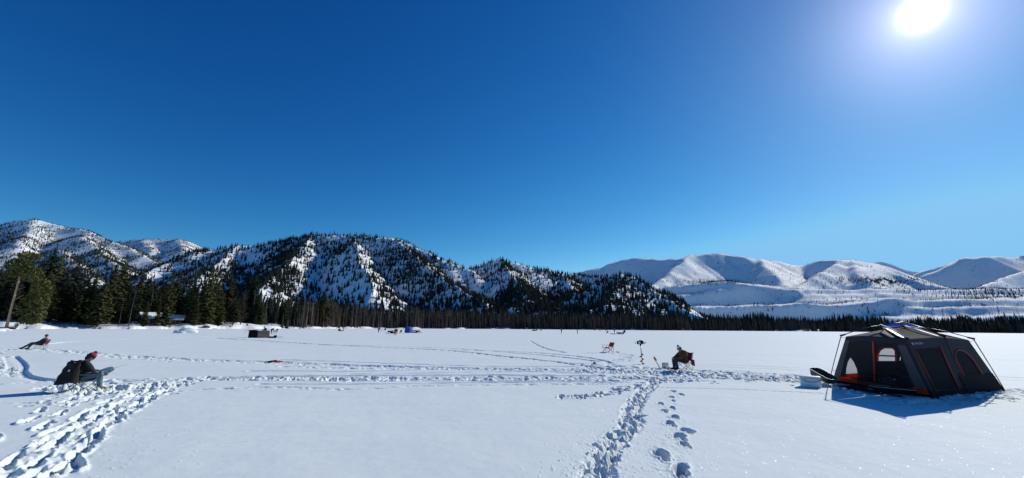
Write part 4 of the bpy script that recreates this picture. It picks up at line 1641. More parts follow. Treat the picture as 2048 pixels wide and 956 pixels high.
# --- reclining angler far left
c2 = groundp(80, 698) + Vector((0, 0, .04))
a2 = screen_rot(80, 158)
ch2 = camp_chair('maroon folding chair under the reclining figure at the far left', c2, a2, M_MAROON, M_STEEL, .36, .82, .5)
J2 = dict(SIT, pelvis=(.02, 0, .46), chest=(-.14, 0, .76), neck=(-.22, 0, .93), head=(-.20, 0, 1.06), look=(.95, 0, -.25),
          sh_l=(-.16, .18, .84), sh_r=(-.16, -.18, .84), el_l=(.04, .24, .64), el_r=(.04, -.24, .64), wr_l=(.26, .08, .60),
          wr_r=(.26, -.08, .60), hip_l=(.06, .10, .46), hip_r=(.06, -.10, .46), kn_l=(.46, .14, .46), kn_r=(.60, -.12, .50),
          an_l=(.66, .15, .10), toe_l=(.82, .17, .06), an_r=(1.12, -.12, .10), toe_r=(1.27, -.16, .12))
man2 = person('person', 'person in dark purple hood leaning back with legs stretched out, far left by the shore', c2, a2, J2,
       dict(jacket=M_NAVY, trousers=mat('grey_brown_cloth', (.09, .075, .065), .85, var=.5, scale=3), boots=M_BLKH), .008, True,
       hat=(M_PURPLE, M_PURPLE, None))

ch2.scale = man2.scale = (.86,) * 3

# --- angler in the mustard jacket
c3 = groundp(1368, 742) + Vector((0, 0, .03))
a3 = screen_rot(1368, 208)
ch3 = camp_chair('maroon folding chair under the angler in the mustard jacket', c3, a3, M_MAROON, M_POLE, .38, .84, .54, tilt=.10)
sheet('hanging_cloth', [[(-.30 + .05 * math.sin(j), .22 + .035 * j, .58 - .055 * i - .02 * j) for j in range(6)] for i in range(6)], .02,
      M_MAROON, ch3)
J3 = dict(SIT, pelvis=(-.10, 0, .47), chest=(-.02, 0, .80), neck=(.08, 0, .94), head=(.16, 0, 1.05), look=(.85, -.1, -.45),
          sh_l=(-.02, .20, .87), sh_r=(-.02, -.20, .87), el_l=(.24, .27, .62), el_r=(.24, -.27, .62), wr_l=(.46, .10, .58),
          wr_r=(.46, -.10, .58), kn_l=(.46, .14, .50), kn_r=(.46, -.12, .50), an_l=(.42, .16, .09), an_r=(.44, -.13, .09),
          toe_l=(.58, .17, .045), toe_r=(.60, -.14, .045), bulk=1.25)
man3 = person('person', 'seated angler in mustard jacket and white bobble hat leaning forward beside the white bucket', c3, a3, J3,
       dict(jacket=M_YELLOW, trousers=M_NAVY, boots=M_BLKH, hair=M_HAIR), .0065, True, hat=(M_WHH, M_NAVY, M_BLKH))

ch3.scale = (.9,) * 3
man3.scale = (.86,) * 3

# --- empty red chair
camp_chair('empty bright red folding chair standing alone on the ice', groundp(1216, 705), screen_rot(1216, 214), M_CHRED, M_POLE,
           .34, .74, .54)
bk = empty('glove', groundp(1235, 706), .4, 'small black glove dropped on the snow right of the empty red chair', 'glove')
bm = NB()
ell(bm, (0, 0, .05), (.10, .07, .05))
for k in range(4):
    seg(bm, (.07, -.045 + k * .03, .05), (.17, -.055 + k * .035, .04), .018, .014)
seg(bm, (0, .06, .05), (.06, .12, .05), .02, .015)
voxel('glove_body', bm, .01, M_BLACK, bk, 1)

# --- ice auger
ag = empty('ice_auger', groundp(1285, 728), screen_rot(1285, -10), 'ice auger standing upright in the snow with black power head and red spiral blade', 'ice auger')
ag.rotation_euler = (R(-2), R(-3), ag.rotation_euler.z)
bm = NB()
tube(bm, [(0, 0, -.25), (0, 0, .95)], .021, 10)
fin('shaft', bm, M_STEEL, ag, True)
bm = NB()
n = 90
pr = None
for i in range(n + 1):
    t = i / n
    z = -.18 + .72 * t
    a = t * 2 * math.pi * 3.1
    p = (Vector((.015 * math.cos(a), .015 * math.sin(a), z)), Vector((.115 * math.cos(a), .115 * math.sin(a), z - .02)))
    q = [bm.verts.new(k) for k in p]
    if pr:
        bm.faces.new((pr[0], pr[1], q[1], q[0]))
    pr = q
bm.normal_update()
bmesh.ops.solidify(bm, geom=list(bm.faces), thickness=.014)
fin('spiral_blade', bm, mat('red_paint', (.38, .015, .02), .4, var=.1), ag, True)
bm = NB()
box(bm, (0, 0, 1.10), (.32, .24, .15))
fin('power_head', bm, M_BLACK, ag, True, .025)
bm = NB()
box(bm, (.02, .02, 1.185), (.16, .14, .05))
fin('fuel_tank', bm, mat('dark_grey_plastic', (.03, .03, .035), .5), ag, True, .018)
bm = NB()
box(bm, (-.02, -.128, 1.09), (.10, .018, .10))
fin('white_panel', bm, M_WHITE, ag, True, .004)
bm = NB()
tube(bm, [(0, 0, .93), (0, 0, 1.04)], [.03, .07], 14)
fin('gearbox', bm, M_BLACK, ag, True)
bm = NB()
tube(bm, [(-.10, -.08, 1.0), (-.24, -.1, 1.07), (-.26, 0, 1.09), (-.24, .1, 1.07), (-.10, .08, 1.0)], .012, 8)
tube(bm, [(.10, -.08, 1.0), (.24, -.1, 1.07), (.26, 0, 1.09), (.24, .1, 1.07), (.10, .08, 1.0)], .012, 8)
fin('handlebar', bm, M_STEEL, ag, True)
bm = NB()
for k in (-1, 1):
    tube(bm, [(.25 * k, -.085, 1.075), (.26 * k, 0, 1.09), (.25 * k, .085, 1.075)], .020, 8)
fin('grip', bm, M_BLACK, ag, True)

# --- bucket with scoop, orange lure box
bu = empty('bucket', groundp(1331, 737), screen_rot(1331, 10), 'white plastic bucket standing in the snow left of the mustard-jacketed angler', 'bucket')
bm = NB()
tube(bm, [(0, 0, 0), (0, 0, .27), (0, 0, .275), (0, 0, .29)], [.115, .14, .15, .15], 24)
top = [f_ for f_ in bm.faces if f_.calc_center_median().z > .285 and len(f_.verts) > 4]
bmesh.ops.inset_region(bm, faces=top, thickness=.012)
bmesh.ops.translate(bm, verts=list({v_ for f_ in top for v_ in f_.verts}), vec=(0, 0, -.22))
fin('pail', bm, M_WHITE, bu, True)
bm = NB()
tube(bm, [(0, .145, .25), (.11, .16, .20), (.15, 0, .16), (.11, -.16, .20), (0, -.145, .25)], .005, 6)
fin('bail_handle', bm, M_STEEL, bu, True)
sc_ = empty('ice_scoop', groundp(1317, 736), screen_rot(1317, 0), 'orange and white ice scoop stuck upright in the snow against the white bucket', 'ice scoop')
bm = NB()
tube(bm, [(.05, 0, .02), (-.10, 0, .34)], [.032, .026], 8)
fin('handle', bm, M_WHITE, sc_, True)
bm = NB()
tube(bm, [(-.08, 0, .31), (-.11, 0, .37), (-.155, 0, .47), (-.17, 0, .50)], [.03, .055, .05, .02], 12)
fin('scoop_bowl', bm, mat('faded_orange_plastic', (.55, .18, .10), .5), sc_, True)
ob = empty('tackle_tray', groundp(1341, 739), .5, 'small open orange tackle tray on the snow right of the bucket', 'tackle tray')
bm = NB()
box(bm, (0, 0, .03), (.26, .18, .06))
fin('tray', bm, M_HIVIS, ob, True, .012)
bm = NB()
box(bm, (.02, .10, .09), (.24, .012, .12), (.5, 0, 0))
fin('lid', bm, M_WHITE, ob, True, .004)

# --- tip-up in the trampled snow
tu = empty('tip_up', groundp(1189, 731), screen_rot(1189, 0), 'small dark tip-up over a hole with a thin rod leaning beside it', 'tip-up')
bm = NB()
for a in (0.3, 2.4, 4.5):
    tube(bm, [(0, 0, .16), (.26 * math.cos(a), .26 * math.sin(a), -.02)], .012, 6)
fin('tripod', bm, M_NAVY, tu, True)
bm = NB()
ell(bm, (0, 0, .15), (.07, .05, .05))
fin('spool', bm, M_NAVY, tu, True)
bm = NB()
tube(bm, [(.12, 0, .02), (-.02, 0, .30)], [.01, .006], 6)
tube(bm, [(-.12, .1, 0), (-.13, .1, .38)], [.006, .003], 6)
fin('rod', bm, M_POLE, tu, True)

# --- dropped sled with red bundle
sd_ = empty('sled_bundle', groundp(548, 724), screen_rot(548, 0), 'low black sled with a red orange bundle lying on the trampled trail', 'sled')
sd_.scale = (.5, .5, .62)
bm = NB()
box(bm, (-.45, 0, .09), (.75, .42, .12), (0, -.15, 0))
fin('tub', bm, M_BLACK, sd_, True, .04)
bm = NB()
for k in range(9):
    ell(bm, (.05 + .1 * k * .8, random.uniform(-.12, .12), .13 - .008 * k), (.14, .13, .10 - .006 * k))
voxel('bundle', bm, .02, mat('red_orange_cloth', (.30, .04, .03), .7, var=.4, scale=6), sd_, 2, .03, 8)
bm = NB()
tube(bm, [(.7, 0, .08), (1.1, .05, .02)], .02, 6)
fin('tow_rope', bm, M_BLACK, sd_, True)

# --- cooler left of the tent
cl = empty('cooler', groundp(1622, 774), screen_rot(1622, 6), 'white hard cooler standing left of the tent on trampled snow', 'cooler')
bm = NB()
box(bm, (0, 0, .14), (.54, .34, .28))
fin('tub', bm, M_WHITE, cl, True, .02)
bm = NB()
box(bm, (0, 0, .31), (.57, .37, .055))
fin('lid', bm, mat('greyish_white_plastic', (.6, .63, .66), .45), cl, True, .018)
bm = NB()
tube(bm, [(-.22, -.19, .25), (-.10, -.205, .17), (.10, -.205, .17), (.28, -.19, .25)], .008, 6)
fin('carry_handle', bm, M_POLE, cl, True)
for k in (-1, 1):
    bm = NB()
    box(bm, (.15 * k, -.18, .29), (.05, .02, .06))
    fin('latch', bm, mat('greyish_white_plastic', (.6, .63, .66), .45), cl, True, .005)


def tub_sled(name, label, loc, euler, L=1.15, W=.5, D=.22, m=None):
    o = empty(name, loc, 0, label, 'sled')
    o.rotation_euler = euler
    bm = NB()
    n, k2 = 24, 9
    prof = []
    for i in range(n):
        a = 2 * math.pi * i / n
        c, s = math.cos(a), math.sin(a)
        e = .38
        prof.append((math.copysign(abs(c) ** e, c), math.copysign(abs(s) ** e, s)))
    rings = []
    for (sc1, z) in ((1.06, D), (1.0, D), (.93, D * .5), (.86, .02), (.5, 0), (.1, 0)):
        rings.append([bm.verts.new((x * L / 2 * sc1, y * W / 2 * sc1, z)) for x, y in prof])
    for a, b in zip(rings, rings[1:]):
        for i in range(n):
            bm.faces.new((a[i], a[(i + 1) % n], b[(i + 1) % n], b[i]))
    bm.faces.new(rings[-1])
    bm.normal_update()
    bmesh.ops.solidify(bm, geom=list(bm.faces), thickness=.008)
    fin('hull', bm, m or M_DGREEN, o, True)
    bm = NB()
    tube(bm, [(x * L / 2 * 1.06, y * W / 2 * 1.06, D + .004) for x, y in prof] + [(prof[0][0] * L / 2 * 1.06, prof[0][1] * W / 2 * 1.06, D + .004)],
         .011, 6)
    fin('rim', bm, mat('pale_rim', (.3, .35, .33), .4), o, True)
    return o


g_ = groundp(1651, 771)
tub_sled('tub_sled', 'dark green tub sled tilted against the left corner of the tent', g_ + Vector((0, .1, .20)),
         (R(0), R(24), screen_rot(1651, -38)), .72, .46, .2)

# ---------------------------------------------------------------- the cabin tent
Lb, Nb, Rb = groundp(1664, 764), groundp(1866, 797), groundp(2008, 780)
for q in (Lb, Nb, Rb):
    q.z = 0
Fb = Lb + (Rb - Nb)
Mb = Nb + (Rb - Nb) * .44
MBb = Lb + (Fb - Lb) * .5
EZ = 1.6


def at_z(px, py, z, d):
    """the point on the pixel's ray direction at depth d, set to height z"""
    p = at(px, py, d)
    return Vector((p.x, p.y, z))


A_ = at(1692, 673, 13.0)
B_ = at(1812, 679, 10.9)
C_ = at(1882, 675, 11.55)
D_ = at(1937, 680, 12.2)
G2 = A_ + (D_ - B_)                # back right eave
H2 = A_ + (C_ - B_) * 1.0          # back middle eave
E_ = at(1767, 657, 12.15)
T_ = at(1806, 651, 12.35)
K_ = at(1843, 656, 12.6)
cen = (Lb + Nb + Rb + Fb) / 4
tent = empty('cabin_tent', cen, 0, 'large charcoal cabin tent with orange trim, mesh walls and outer poles', 'tent')


def L_(p):
    return Vector(p) - cen


def bil(q, u, v):
    a, b, c, d = [Vector(k) for k in q]     # base0, base1, eave1, eave0
    return (a * (1 - u) + b * u) * (1 - v) + (d * (1 - u) + c * u) * v


def panel(name, q, poly, m, holes=(), off=0.0, parent=tent, nrm=None, thick=.004, sub=5):
    """polygon given in the wall's (u, v), optionally with holes"""
    loops = [poly] + list(holes)

    def dens(pl):
        o = []
        for (a, b), (c, d) in zip(pl, pl[1:] + pl[:1]):
            for k in range(sub):
                o.append((a + (c - a) * k / sub, b + (d - b) * k / sub))
        return o
    loops = [dens(list(l_)) for l_ in loops]
    tri = tessellate_polygon([[Vector((a, b, 0)) for a, b in l_] for l_ in loops])
    flat = [p for l_ in loops for p in l_]
    bm = NB()
    n_ = -(q[1] - q[0]).cross(q[3] - q[0]).normalized()
    tri = [t for t in tri if abs((flat[t[1]][0] - flat[t[0]][0]) * (flat[t[2]][1] - flat[t[0]][1])
                                 - (flat[t[2]][0] - flat[t[0]][0]) * (flat[t[1]][1] - flat[t[0]][1])) > 1e-7]
    lay = []
    for k in ((0, thick) if thick else (0,)):
        vs = [bm.verts.new(L_(bil(q, a, b) + n_ * (off + k))) for a, b in flat]
        lay.append(vs)
        for t in tri:
            try:
                bm.faces.new([vs[i] for i in t])
            except ValueError:
                pass
    if thick:
        i0 = 0
        for l_ in loops:
            m_ = len(l_)
            for i in range(m_):
                a, b = i0 + i, i0 + (i + 1) % m_
                bm.faces.new((lay[0][a], lay[0][b], lay[1][b], lay[1][a]))
            i0 += m_
    return fin(name, bm, m, parent)


def arch(cx, v0, v1, wd, n=12, flat=.55):
    pts = [(cx - wd, v0), (cx + wd, v0)]
    vm = v0 + (v1 - v0) * flat
    for k in range(n + 1):
        a = math.pi * k / n
        pts.append((cx + wd * math.cos(a), vm + (v1 - vm) * math.sin(a)))
    return pts


def trim(name, q, pts, off, m=M_RED, r=.022, closed=False, parent=tent):
    n_ = -(q[1] - q[0]).cross(q[3] - q[0]).normalized()
    P3 = [L_(bil(q, a, b) + n_ * off) for a, b in pts]
    if closed:
        P3.append(P3[0])
    bm = NB()
    tube(bm, P3, r, 6)
    return fin(name, bm, m, parent, True)


def mul(pts, s0=1):
    return pts


wall_f = [Lb, Nb, B_, A_]                 # open screen side
wall_a = [Nb, Mb, C_, B_]
wall_b = [Mb, Rb, D_, C_]
wall_r = [Rb, Fb, G2, D_]
wall_k = [Fb, Lb, A_, G2]                 # back wall
FULL = [(0, 0), (1, 0), (1, 1), (0, 1)]
# screen side
open1 = [(.10, .14), (.485, .14), (.485, .92), (.10, .92)]
open2 = [(.525, .14), (.86, .14), (.84, .92), (.525, .92)]
panel('front_wall', wall_f, [(0, .0), (1, 0), (1, 1), (0, 1)], M_GREY, [open1, open2])
panel('screen_panel', wall_f, open1, M_MESHT, off=.006, thick=0)
panel('screen_panel', wall_f, open2, M_MESHT, off=.006, thick=0).location.z += .0
trim('door_zip', wall_f, [(.50, .15), (.505, .5), (.50, .95)], -.02, r=.028)
panel('skirt', wall_f, [(0, -.005), (1, -.005), (1, .135), (0, .135)], M_BLACK, off=-.012)
panel('side_strip', wall_f, [(.88, .14), (.99, .14), (.96, .9), (.86, .9)], M_GREYL, off=-.008)
panel('side_strip', wall_f, [(.012, .14), (.085, .14), (.085, .93), (.012, .93)], M_GREYL, off=-.008)
# right side: door panel and window panel
win_a = [(.14, .13), (.80, .13), (.83, .84), (.10, .84)]
panel('side_wall', wall_a, FULL, M_GREY, [win_a])
panel('door_mesh', wall_a, win_a, M_MESH, off=.006, thick=0)
trim('window_trim', wall_a, [(.14, .10), (.12, .5), (.10, .82)], -.014, M_REDT, r=.016)
trim('window_trim', wall_a, [(.82, .10), (.825, .5), (.83, .86)], -.014, M_REDT, r=.016)
panel('skirt', wall_a, [(0, -.005), (1, -.005), (1, .115), (0, .115)], M_BLACK, off=-.012)
win_b = arch(.40, .34, .80, .27)
panel('side_wall', wall_b, FULL, M_GREY, [win_b])
panel('window_mesh', wall_b, win_b, M_MESH, off=.006, thick=0)
wt = arch(.40, .34, .80, .27)
trim('window_trim', wall_b, wt[1:] + [wt[0]], -.014, M_REDT, r=.016)
panel('skirt', wall_b, [(0, -.005), (1, -.005), (1, .36), (0, .36)], M_BLACK, off=-.012)
panel('side_wall', wall_r, FULL, M_GREY)
# back wall with open windows, placed where the photo shows them through the screen
nk = (wall_k[1] - wall_k[0]).cross(wall_k[3] - wall_k[0]).normalized()


def uv_k(px, py):
    p = on_plane(px, py, wall_k[0], nk)
    # invert the bilinear wall numerically
    u, v = .5, .5
    for _ in range(30):
        e = p - bil(wall_k, u, v)
        du = bil(wall_k, u + .01, v) - bil(wall_k, u, v)
        dv = bil(wall_k, u, v + .01) - bil(wall_k, u, v)
        u += e.dot(du) / du.dot(du) * .01 * .7
        v += e.dot(dv) / dv.dot(dv) * .01 * .7
    return (min(max(u, .02), .98), min(max(v, .02), .97))


h1 = [uv_k(*p) for p in ((1755, 722), (1755, 710), (1760, 700), (1768, 695), (1784, 695), (1790, 700), (1791, 722))]
h2 = [uv_k(*p) for p in ((1692, 753), (1693, 738), (1697, 724), (1702, 716), (1708, 724), (1714, 738), (1716, 753))]
h3 = [uv_k(*p) for p in ((1797, 727), (1801, 712), (1804, 704), (1812, 727))]
panel('back_wall', wall_k, FULL, mat('backlit_grey_fabric', (.10, .103, .115), .7, var=.25, scale=3, bump=.35, bscale=9, transl=.5), [h1, h2, h3])  # wall fabric in a lighter grey, painting in the sun that shines through
for i_, h in enumerate((h1, h2, h3)):
    panel('window_mesh', wall_k, h, M_MESHW, off=.004, thick=0)
trim('window_trim', wall_k, h1, .02, M_ORANGE, .026)
panel('inner_band', wall_k, [(.03, 0.0), (.97, 0.0), (.97, .20), (.03, .20)], M_ORANGE, off=.03)
panel('inner_wall', wall_k, [(.03, .21), (.45, .21), (.45, .46), (.03, .46)], M_BLACK, off=.03)
# floor
bm = NB()
vs = [bm.verts.new(L_(p + (cen - p) * .01) + Vector((0, 0, .09))) for p in (Lb, Nb, Rb, Fb)]
bm.faces.new(vs)
bmesh.ops.solidify(bm, geom=list(bm.faces), thickness=.02)
fin('floor_sheet', bm, M_BLACK, tent)
for qa, qb in (((.02), (.30)), ((.86), (.99))):
    panel('orange_skirt', wall_f, [(qa, .065), (qb, .065), (qb, .165), (qa, .165)], M_ORANGE, off=-.02)
panel('orange_skirt', wall_f, [(.30, .06), (.86, .06), (.86, .135), (.30, .135)], mat('dark_red_fabric', (.22, .03, .02), .7, var=.3, transl=.2), off=-.017)
# roof


def roof(name, pts, m, drop=0.06):
    bm = NB()
    P3 = [L_(Vector(p)) for p in pts]
    n = 8
    if len(P3) == 4:
        a, b, c, d = P3
        gr = [[bm.verts.new((a * (1 - u) + b * u) * (1 - v) + (d * (1 - u) + c * u) * v - Vector((0, 0, drop * 4 * v * (1 - v) * .5)))
               for u in [i / n for i in range(n + 1)]] for v in [j / n for j in range(n + 1)]]
        for j in range(n):
            for i in range(n):
                bm.faces.new((gr[j][i], gr[j][i + 1], gr[j + 1][i + 1], gr[j + 1][i]))
    else:
        bm.faces.new([bm.verts.new(p) for p in P3])
        bmesh.ops.subdivide_edges(bm, edges=list(bm.edges), cuts=4, use_grid_fill=True)
    bm.normal_update()
    bmesh.ops.solidify(bm, geom=list(bm.faces), thickness=.004)
    return fin(name, bm, m, tent, True)


dz = Vector((0, 0, -.03))
roof('roof_panel', [A_, B_, E_ + dz], M_GREY)
roof('roof_panel', [B_, C_, T_ + dz, E_ + dz], M_ROOF)
roof('roof_panel', [C_, D_, K_ + dz, T_ + dz], M_ROOF)
roof('roof_panel', [D_, G2, K_ + dz], M_GREY)
roof('roof_panel', [G2, H2, T_ + dz, K_ + dz], M_ROOF)
roof('roof_panel', [H2, A_, E_ + dz, T_ + dz], M_ROOF)
# far roof slope showing above the ridge, its sky reflection painted in blue
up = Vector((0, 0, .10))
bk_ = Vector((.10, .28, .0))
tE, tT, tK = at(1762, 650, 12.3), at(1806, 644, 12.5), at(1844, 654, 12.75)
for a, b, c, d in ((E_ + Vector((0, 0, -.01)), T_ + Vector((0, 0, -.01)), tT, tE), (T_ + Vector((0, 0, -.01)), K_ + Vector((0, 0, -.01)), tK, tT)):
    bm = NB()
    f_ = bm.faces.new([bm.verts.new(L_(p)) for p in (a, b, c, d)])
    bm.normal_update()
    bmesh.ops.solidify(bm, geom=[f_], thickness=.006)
    fin('ridge_sky_panel', bm, M_SKYREFL, tent)
bm = NB()
tv = [at(1801, 645.5, 12.42), at(1812, 645.5, 12.42), at(1807, 651, 12.3)]
bm.faces.new([bm.verts.new(L_(p)) for p in tv])
bm.normal_update()
bmesh.ops.solidify(bm, geom=list(bm.faces), thickness=.01)
fin('emblem_patch', bm, M_BLACK, tent)
# silver seam strips


def strip(a, b, wd, name='seam_strip', m=M_SILVER, lift=.012):
    a, b = Vector(a), Vector(b)
    d = (b - a).normalized()
    s = d.cross(Vector((0, 0, 1))).normalized()
    bm = NB()
    f_ = bm.faces.new([bm.verts.new(L_(a + s * wd * k * j + Vector((0, 0, lift)) if i == 0 else b + s * wd * k + Vector((0, 0, lift))))
                       for i, k, j in ((0, -1, 1), (1, -1, 1), (1, 1, 1), (0, 1, 1))])
    bm.normal_update()
    bmesh.ops.solidify(bm, geom=[f_], thickness=.008)
    return fin(name, bm, m, tent)


e1 = E_ + (T_ - E_) * .12
strip(e1 + (B_ - e1) * .06, B_ + (e1 - B_) * .10 + Vector((-.02, 0, 0)), .035)
e2 = T_ + (K_ - T_) * .03
strip(e2 + (C_ - e2) * .02, C_ + (e2 - C_) * .07, .032)
# unreadable pale lettering on the eave band and roof
bm = NB()
for k in range(6):
    p0 = bil(wall_a, .10 + .055 * k, .93)
    n_ = (wall_a[1] - wall_a[0]).cross(wall_a[3] - wall_a[0]).normalized()
    M = Matrix.Translation(L_(p0 + n_ * .02)) @ Euler((R(70), R(-14 + 6 * (k % 2)), R(24))).to_matrix().to_4x4() @ Matrix.Diagonal((.012 if k % 2 else .03, .07 - .01 * (k % 3), .004, 1))
    bmesh.ops.create_cube(bm, size=1, matrix=M)
fin('eave_lettering', bm, M_SILVER, tent)
# outer poles
hub = {'a': A_ + Vector((-.13, .02, .03)), 'b': B_ + Vector((-.03, -.07, .03)), 'c': C_ + Vector((.03, -.06, .03)),
       'd': D_ + Vector((.15, .0, .04)), 'g': G2 + Vector((.12, .08, .03)), 'h': H2 + Vector((0, .08, .03))}
foot = {'a': Lb + Vector((-.14, -.02, 0)), 'b': Nb + Vector((0, -.04, 0)), 'c': Mb + Vector((.03, -.05, 0)), 'd': Rb + Vector((.04, 0, 0)),
        'g': Fb + Vector((.1, .06, 0)), 'h': MBb + Vector((0, .08, 0))}
apex = {'a': tE, 'b': tE, 'c': tT, 'd': tK, 'g': tK, 'h': tT}
for k in 'abcdgh':
    bm = NB()
    tube(bm, [L_(foot[k]) + Vector((0, 0, -.05)), L_(foot[k] * .55 + hub[k] * .45), L_(hub[k])], [.013, .012, .013], 8)
    m_ = (apex[k] + hub[k]) / 2 + Vector((0, 0, .035))
    tube(bm, [L_(hub[k]), L_(m_), L_(apex[k])], .012 if k not in 'bc' else .015, 8)
    fin('pole', bm, M_POLE if k not in 'b' else M_POLE, tent, True)
    bm = NB()
    d_ = (apex[k] - hub[k]).normalized()
    seg(bm, L_(hub[k] - d_ * .03), L_(hub[k] + d_ * .12), .030, .022, 10)
    fin('pole_hub', bm, M_BLACK, tent, True)
bm = NB()
tube(bm, [L_(tE), L_(tT), L_(tK)], .014, 8)
fin('ridge_pole', bm, M_POLE, tent, True)
bm = NB()
dd_ = Vector((0, 0, .045))
tube(bm, [L_(tE) + dd_ * .4, L_((tE + hub['b']) / 2 + Vector((0, 0, .05))), L_(hub['b']) + dd_ * .5], .013, 8)
fin('silver_pole', bm, M_SILVER, tent, True)
for k, q, t_ in (('a', wall_f, .0), ('d', wall_b, 1.0)):
    for hgt in (.28, .97):
        bm = NB()
        pa = foot[k] * (1 - hgt) + hub[k] * hgt
        pb = bil(q, t_, hgt)
        tube(bm, [L_(pa), L_(pb)], .006, 6)
        fin('pole_clip', bm, M_POLE, tent, True)

# inside the tent
for (px_, py_, lab, m_, sz) in ((1778, 744, 'dark folding table standing inside the tent behind the screen', M_BLACK, None),):
    g_ = gnd(px_, py_ + 12)
    o = empty('folding_table', (g_.x + .5, g_.y + .7, .12), screen_rot(1778, 10), lab, 'table')
    bm = NB()
    box(bm, (0, 0, .68), (1.1, .5, .04))
    fin('tabletop', bm, m_, o, False, .006)
    for sx in (-.48, .48):
        for sy in (-.2, .2):
            bm = NB()
            seg(bm, (sx, sy, 0), (sx, sy, .67), .014)
            fin('leg', bm, M_POLE, o)
o = empty('duffel_bag', bil(wall_f, .60, 0) + Vector((.25, .1, .11)), 1.2, 'dark blue duffel bag lying just inside the tent door', 'bag')
bm = NB()
for k in range(6):
    ell(bm, (-.3 + .12 * k, .03 * math.sin(k * 2), .13 + .02 * math.sin(k)), (.15, .17, .14))
voxel('bag_body', bm, .02, M_NAVY, o, 2, .03, 7)
bm = NB()
tube(bm, [(-.15, -.1, .24), (-.1, 0, .34), (.1, 0, .34), (.15, -.1, .24)], .012, 6)
fin('strap', bm, M_BLACK, o, True)
# black tarp crumpled in front of the tent
tp_ = groundp(1748, 785)
o = empty('tarp', tp_, 0, 'black tarp crumpled flat on the snow in front of the tent door', 'tarp')
g = []
pa_, pb_ = groundp(1694, 780), groundp(1808, 797)
ax = (pb_ - pa_)
ay = Vector((.12, .52, 0))
for i in range(26):
    row = []
    for j in range(14):
        u, v_ = i / 25, j / 13
        edge_ = .10 * math.sin(u * 11) + .06 * math.sin(u * 23 + 2)
        p = pa_ + ax * u + ay * (v_ * (1 - .55 * u) - .05 + edge_ * (1 if j in (0, 13) else .4))
        z = .035 + .11 * math.exp(-((u - .28) / .25) ** 2) * math.sin(math.pi * v_) + .03 * abs(math.sin(u * 17 + v_ * 6)) * math.sin(math.pi * v_)
        row.append((p.x - tp_.x, p.y - tp_.y, z))
    g.append(row)
sheet('tarp_sheet', g, .01, M_BLACK, o)
tub_sled('tub_sled', 'black tub sled lying flat by the near corner of the tent', groundp(1800, 790) + Vector((.1, .25, .02)),
         (0, 0, screen_rot(1800, -12)), 1.05, .45, .14, M_BLACK)

# ---------------------------------------------------------------- out on the lake
def rounded_shelter(name, label, loc, rotz, L, W, H, m_end, m_side):
    o = empty(name, loc, rotz, label, 'ice shelter')

    def prof(x, m, nm, x1):
        bm = NB()
        pts = [(-W / 2, 0), (-W * .47, H * .55), (-W * .33, H * .97), (W * .33, H), (W * .48, H * .5), (W / 2, 0)]
        a = [bm.verts.new((x, y, z)) for y, z in pts]
        b = [bm.verts.new((x1, y * 1.0, z)) for y, z in pts]
        for i in range(5):
            bm.faces.new((a[i], a[i + 1], b[i + 1], b[i]))
        bm.faces.new(a)
        bm.faces.new(b[::-1])
        return fin(nm, bm, m, o, False, .05)
    prof(-L * .5, m_end, 'front_section', -L * .07)
    prof(-L * .065, m_side, 'rear_section', L * .5)
    return o


g_ = groundp(518, 675.5)
sh_ = rounded_shelter('ice_shelter', 'low ice fishing shelter, black in front and tan behind, with open flap', g_, screen_rot(518, -6), 2.55, 1.3, 1.0, M_BLACK, M_TAN)
bm = NB()
box(bm, (-.88, -.1, 1.04), (1.1, 1.2, .10), (0, R(-4), 0))
fin('roof_flap', bm, M_BLACK, sh_, False, .03)
o = empty('supply_sled', groundp(547, 676), screen_rot(547, -6), 'low dark supply sled with tan tow bar right of the tan shelter', 'sled')
bm = NB()
box(bm, (-.15, 0, .12), (1.0, .5, .2))
fin('tub', bm, M_BLACK, o, False, .05)
bm = NB()
ell(bm, (.2, 0, .26), (.22, .2, .14))
fin('bundle', bm, M_BLACK, o, True)
bm = NB()
box(bm, (.75, 0, .13), (.75, .08, .06))
fin('tow_bar', bm, M_TAN, o, False, .01)


def far_person(px, py, label, ang, J, jm, tm, scale=1.0, vs=.03, group=None, name='person'):
    return person(name, label, groundp(px, py), screen_rot(px, ang), J, dict(jacket=jm, trousers=tm, boots=M_BLACK), vs, False, scale, group)


far_person(530, 671, 'person in dark clothes sitting behind the tan shelter', 200, SIT, M_NAVY, M_NAVY, 1.35)
far_person(543, 667.3, 'person in black bending over a chair right of the tan shelter', 20, BEND, M_BLACK, M_BLACK, .9)
camp_chair('black folding chair in front of the bending figure right of the tan shelter', groundp(550, 666.8), screen_rot(550, 160), M_BLACK, M_POLE, .45, 1.05, .8)
o = empty('rod_stand', groundp(489, 668), screen_rot(489, 0), 'thin rod leaning in the snow left of the tan shelter', 'fishing rod')
bm = NB()
tube(bm, [(-.2, 0, -.05), (.25, 0, .75)], [.03, .02], 6)
fin('rod', bm, M_STEEL, o, True)
bm = NB()
ell(bm, (.22, 0, .75), (.12, .06, .06))
fin('reel', bm, M_STEEL, o, True)
far_person(757, 665.5, 'person in grey leaning forward left of the dark camp group', 20, BEND, mat('grey_cloth', (.10, .10, .11), .8), M_NAVY, 1.0)
far_person(771, 662.3, 'tiny dark seated person between leaning figure and blue shelter', 180, SIT, M_NAVY, M_NAVY, 1.1)
o = empty('rod_stand', groundp(763, 663), 0, 'upright grey pole beside the leaning figure left of the blue shelter', 'pole')
bm = NB()
tube(bm, [(0, 0, -.1), (.1, 0, 1.5)], .06, 6)
fin('pole', bm, M_STEEL, o, True)
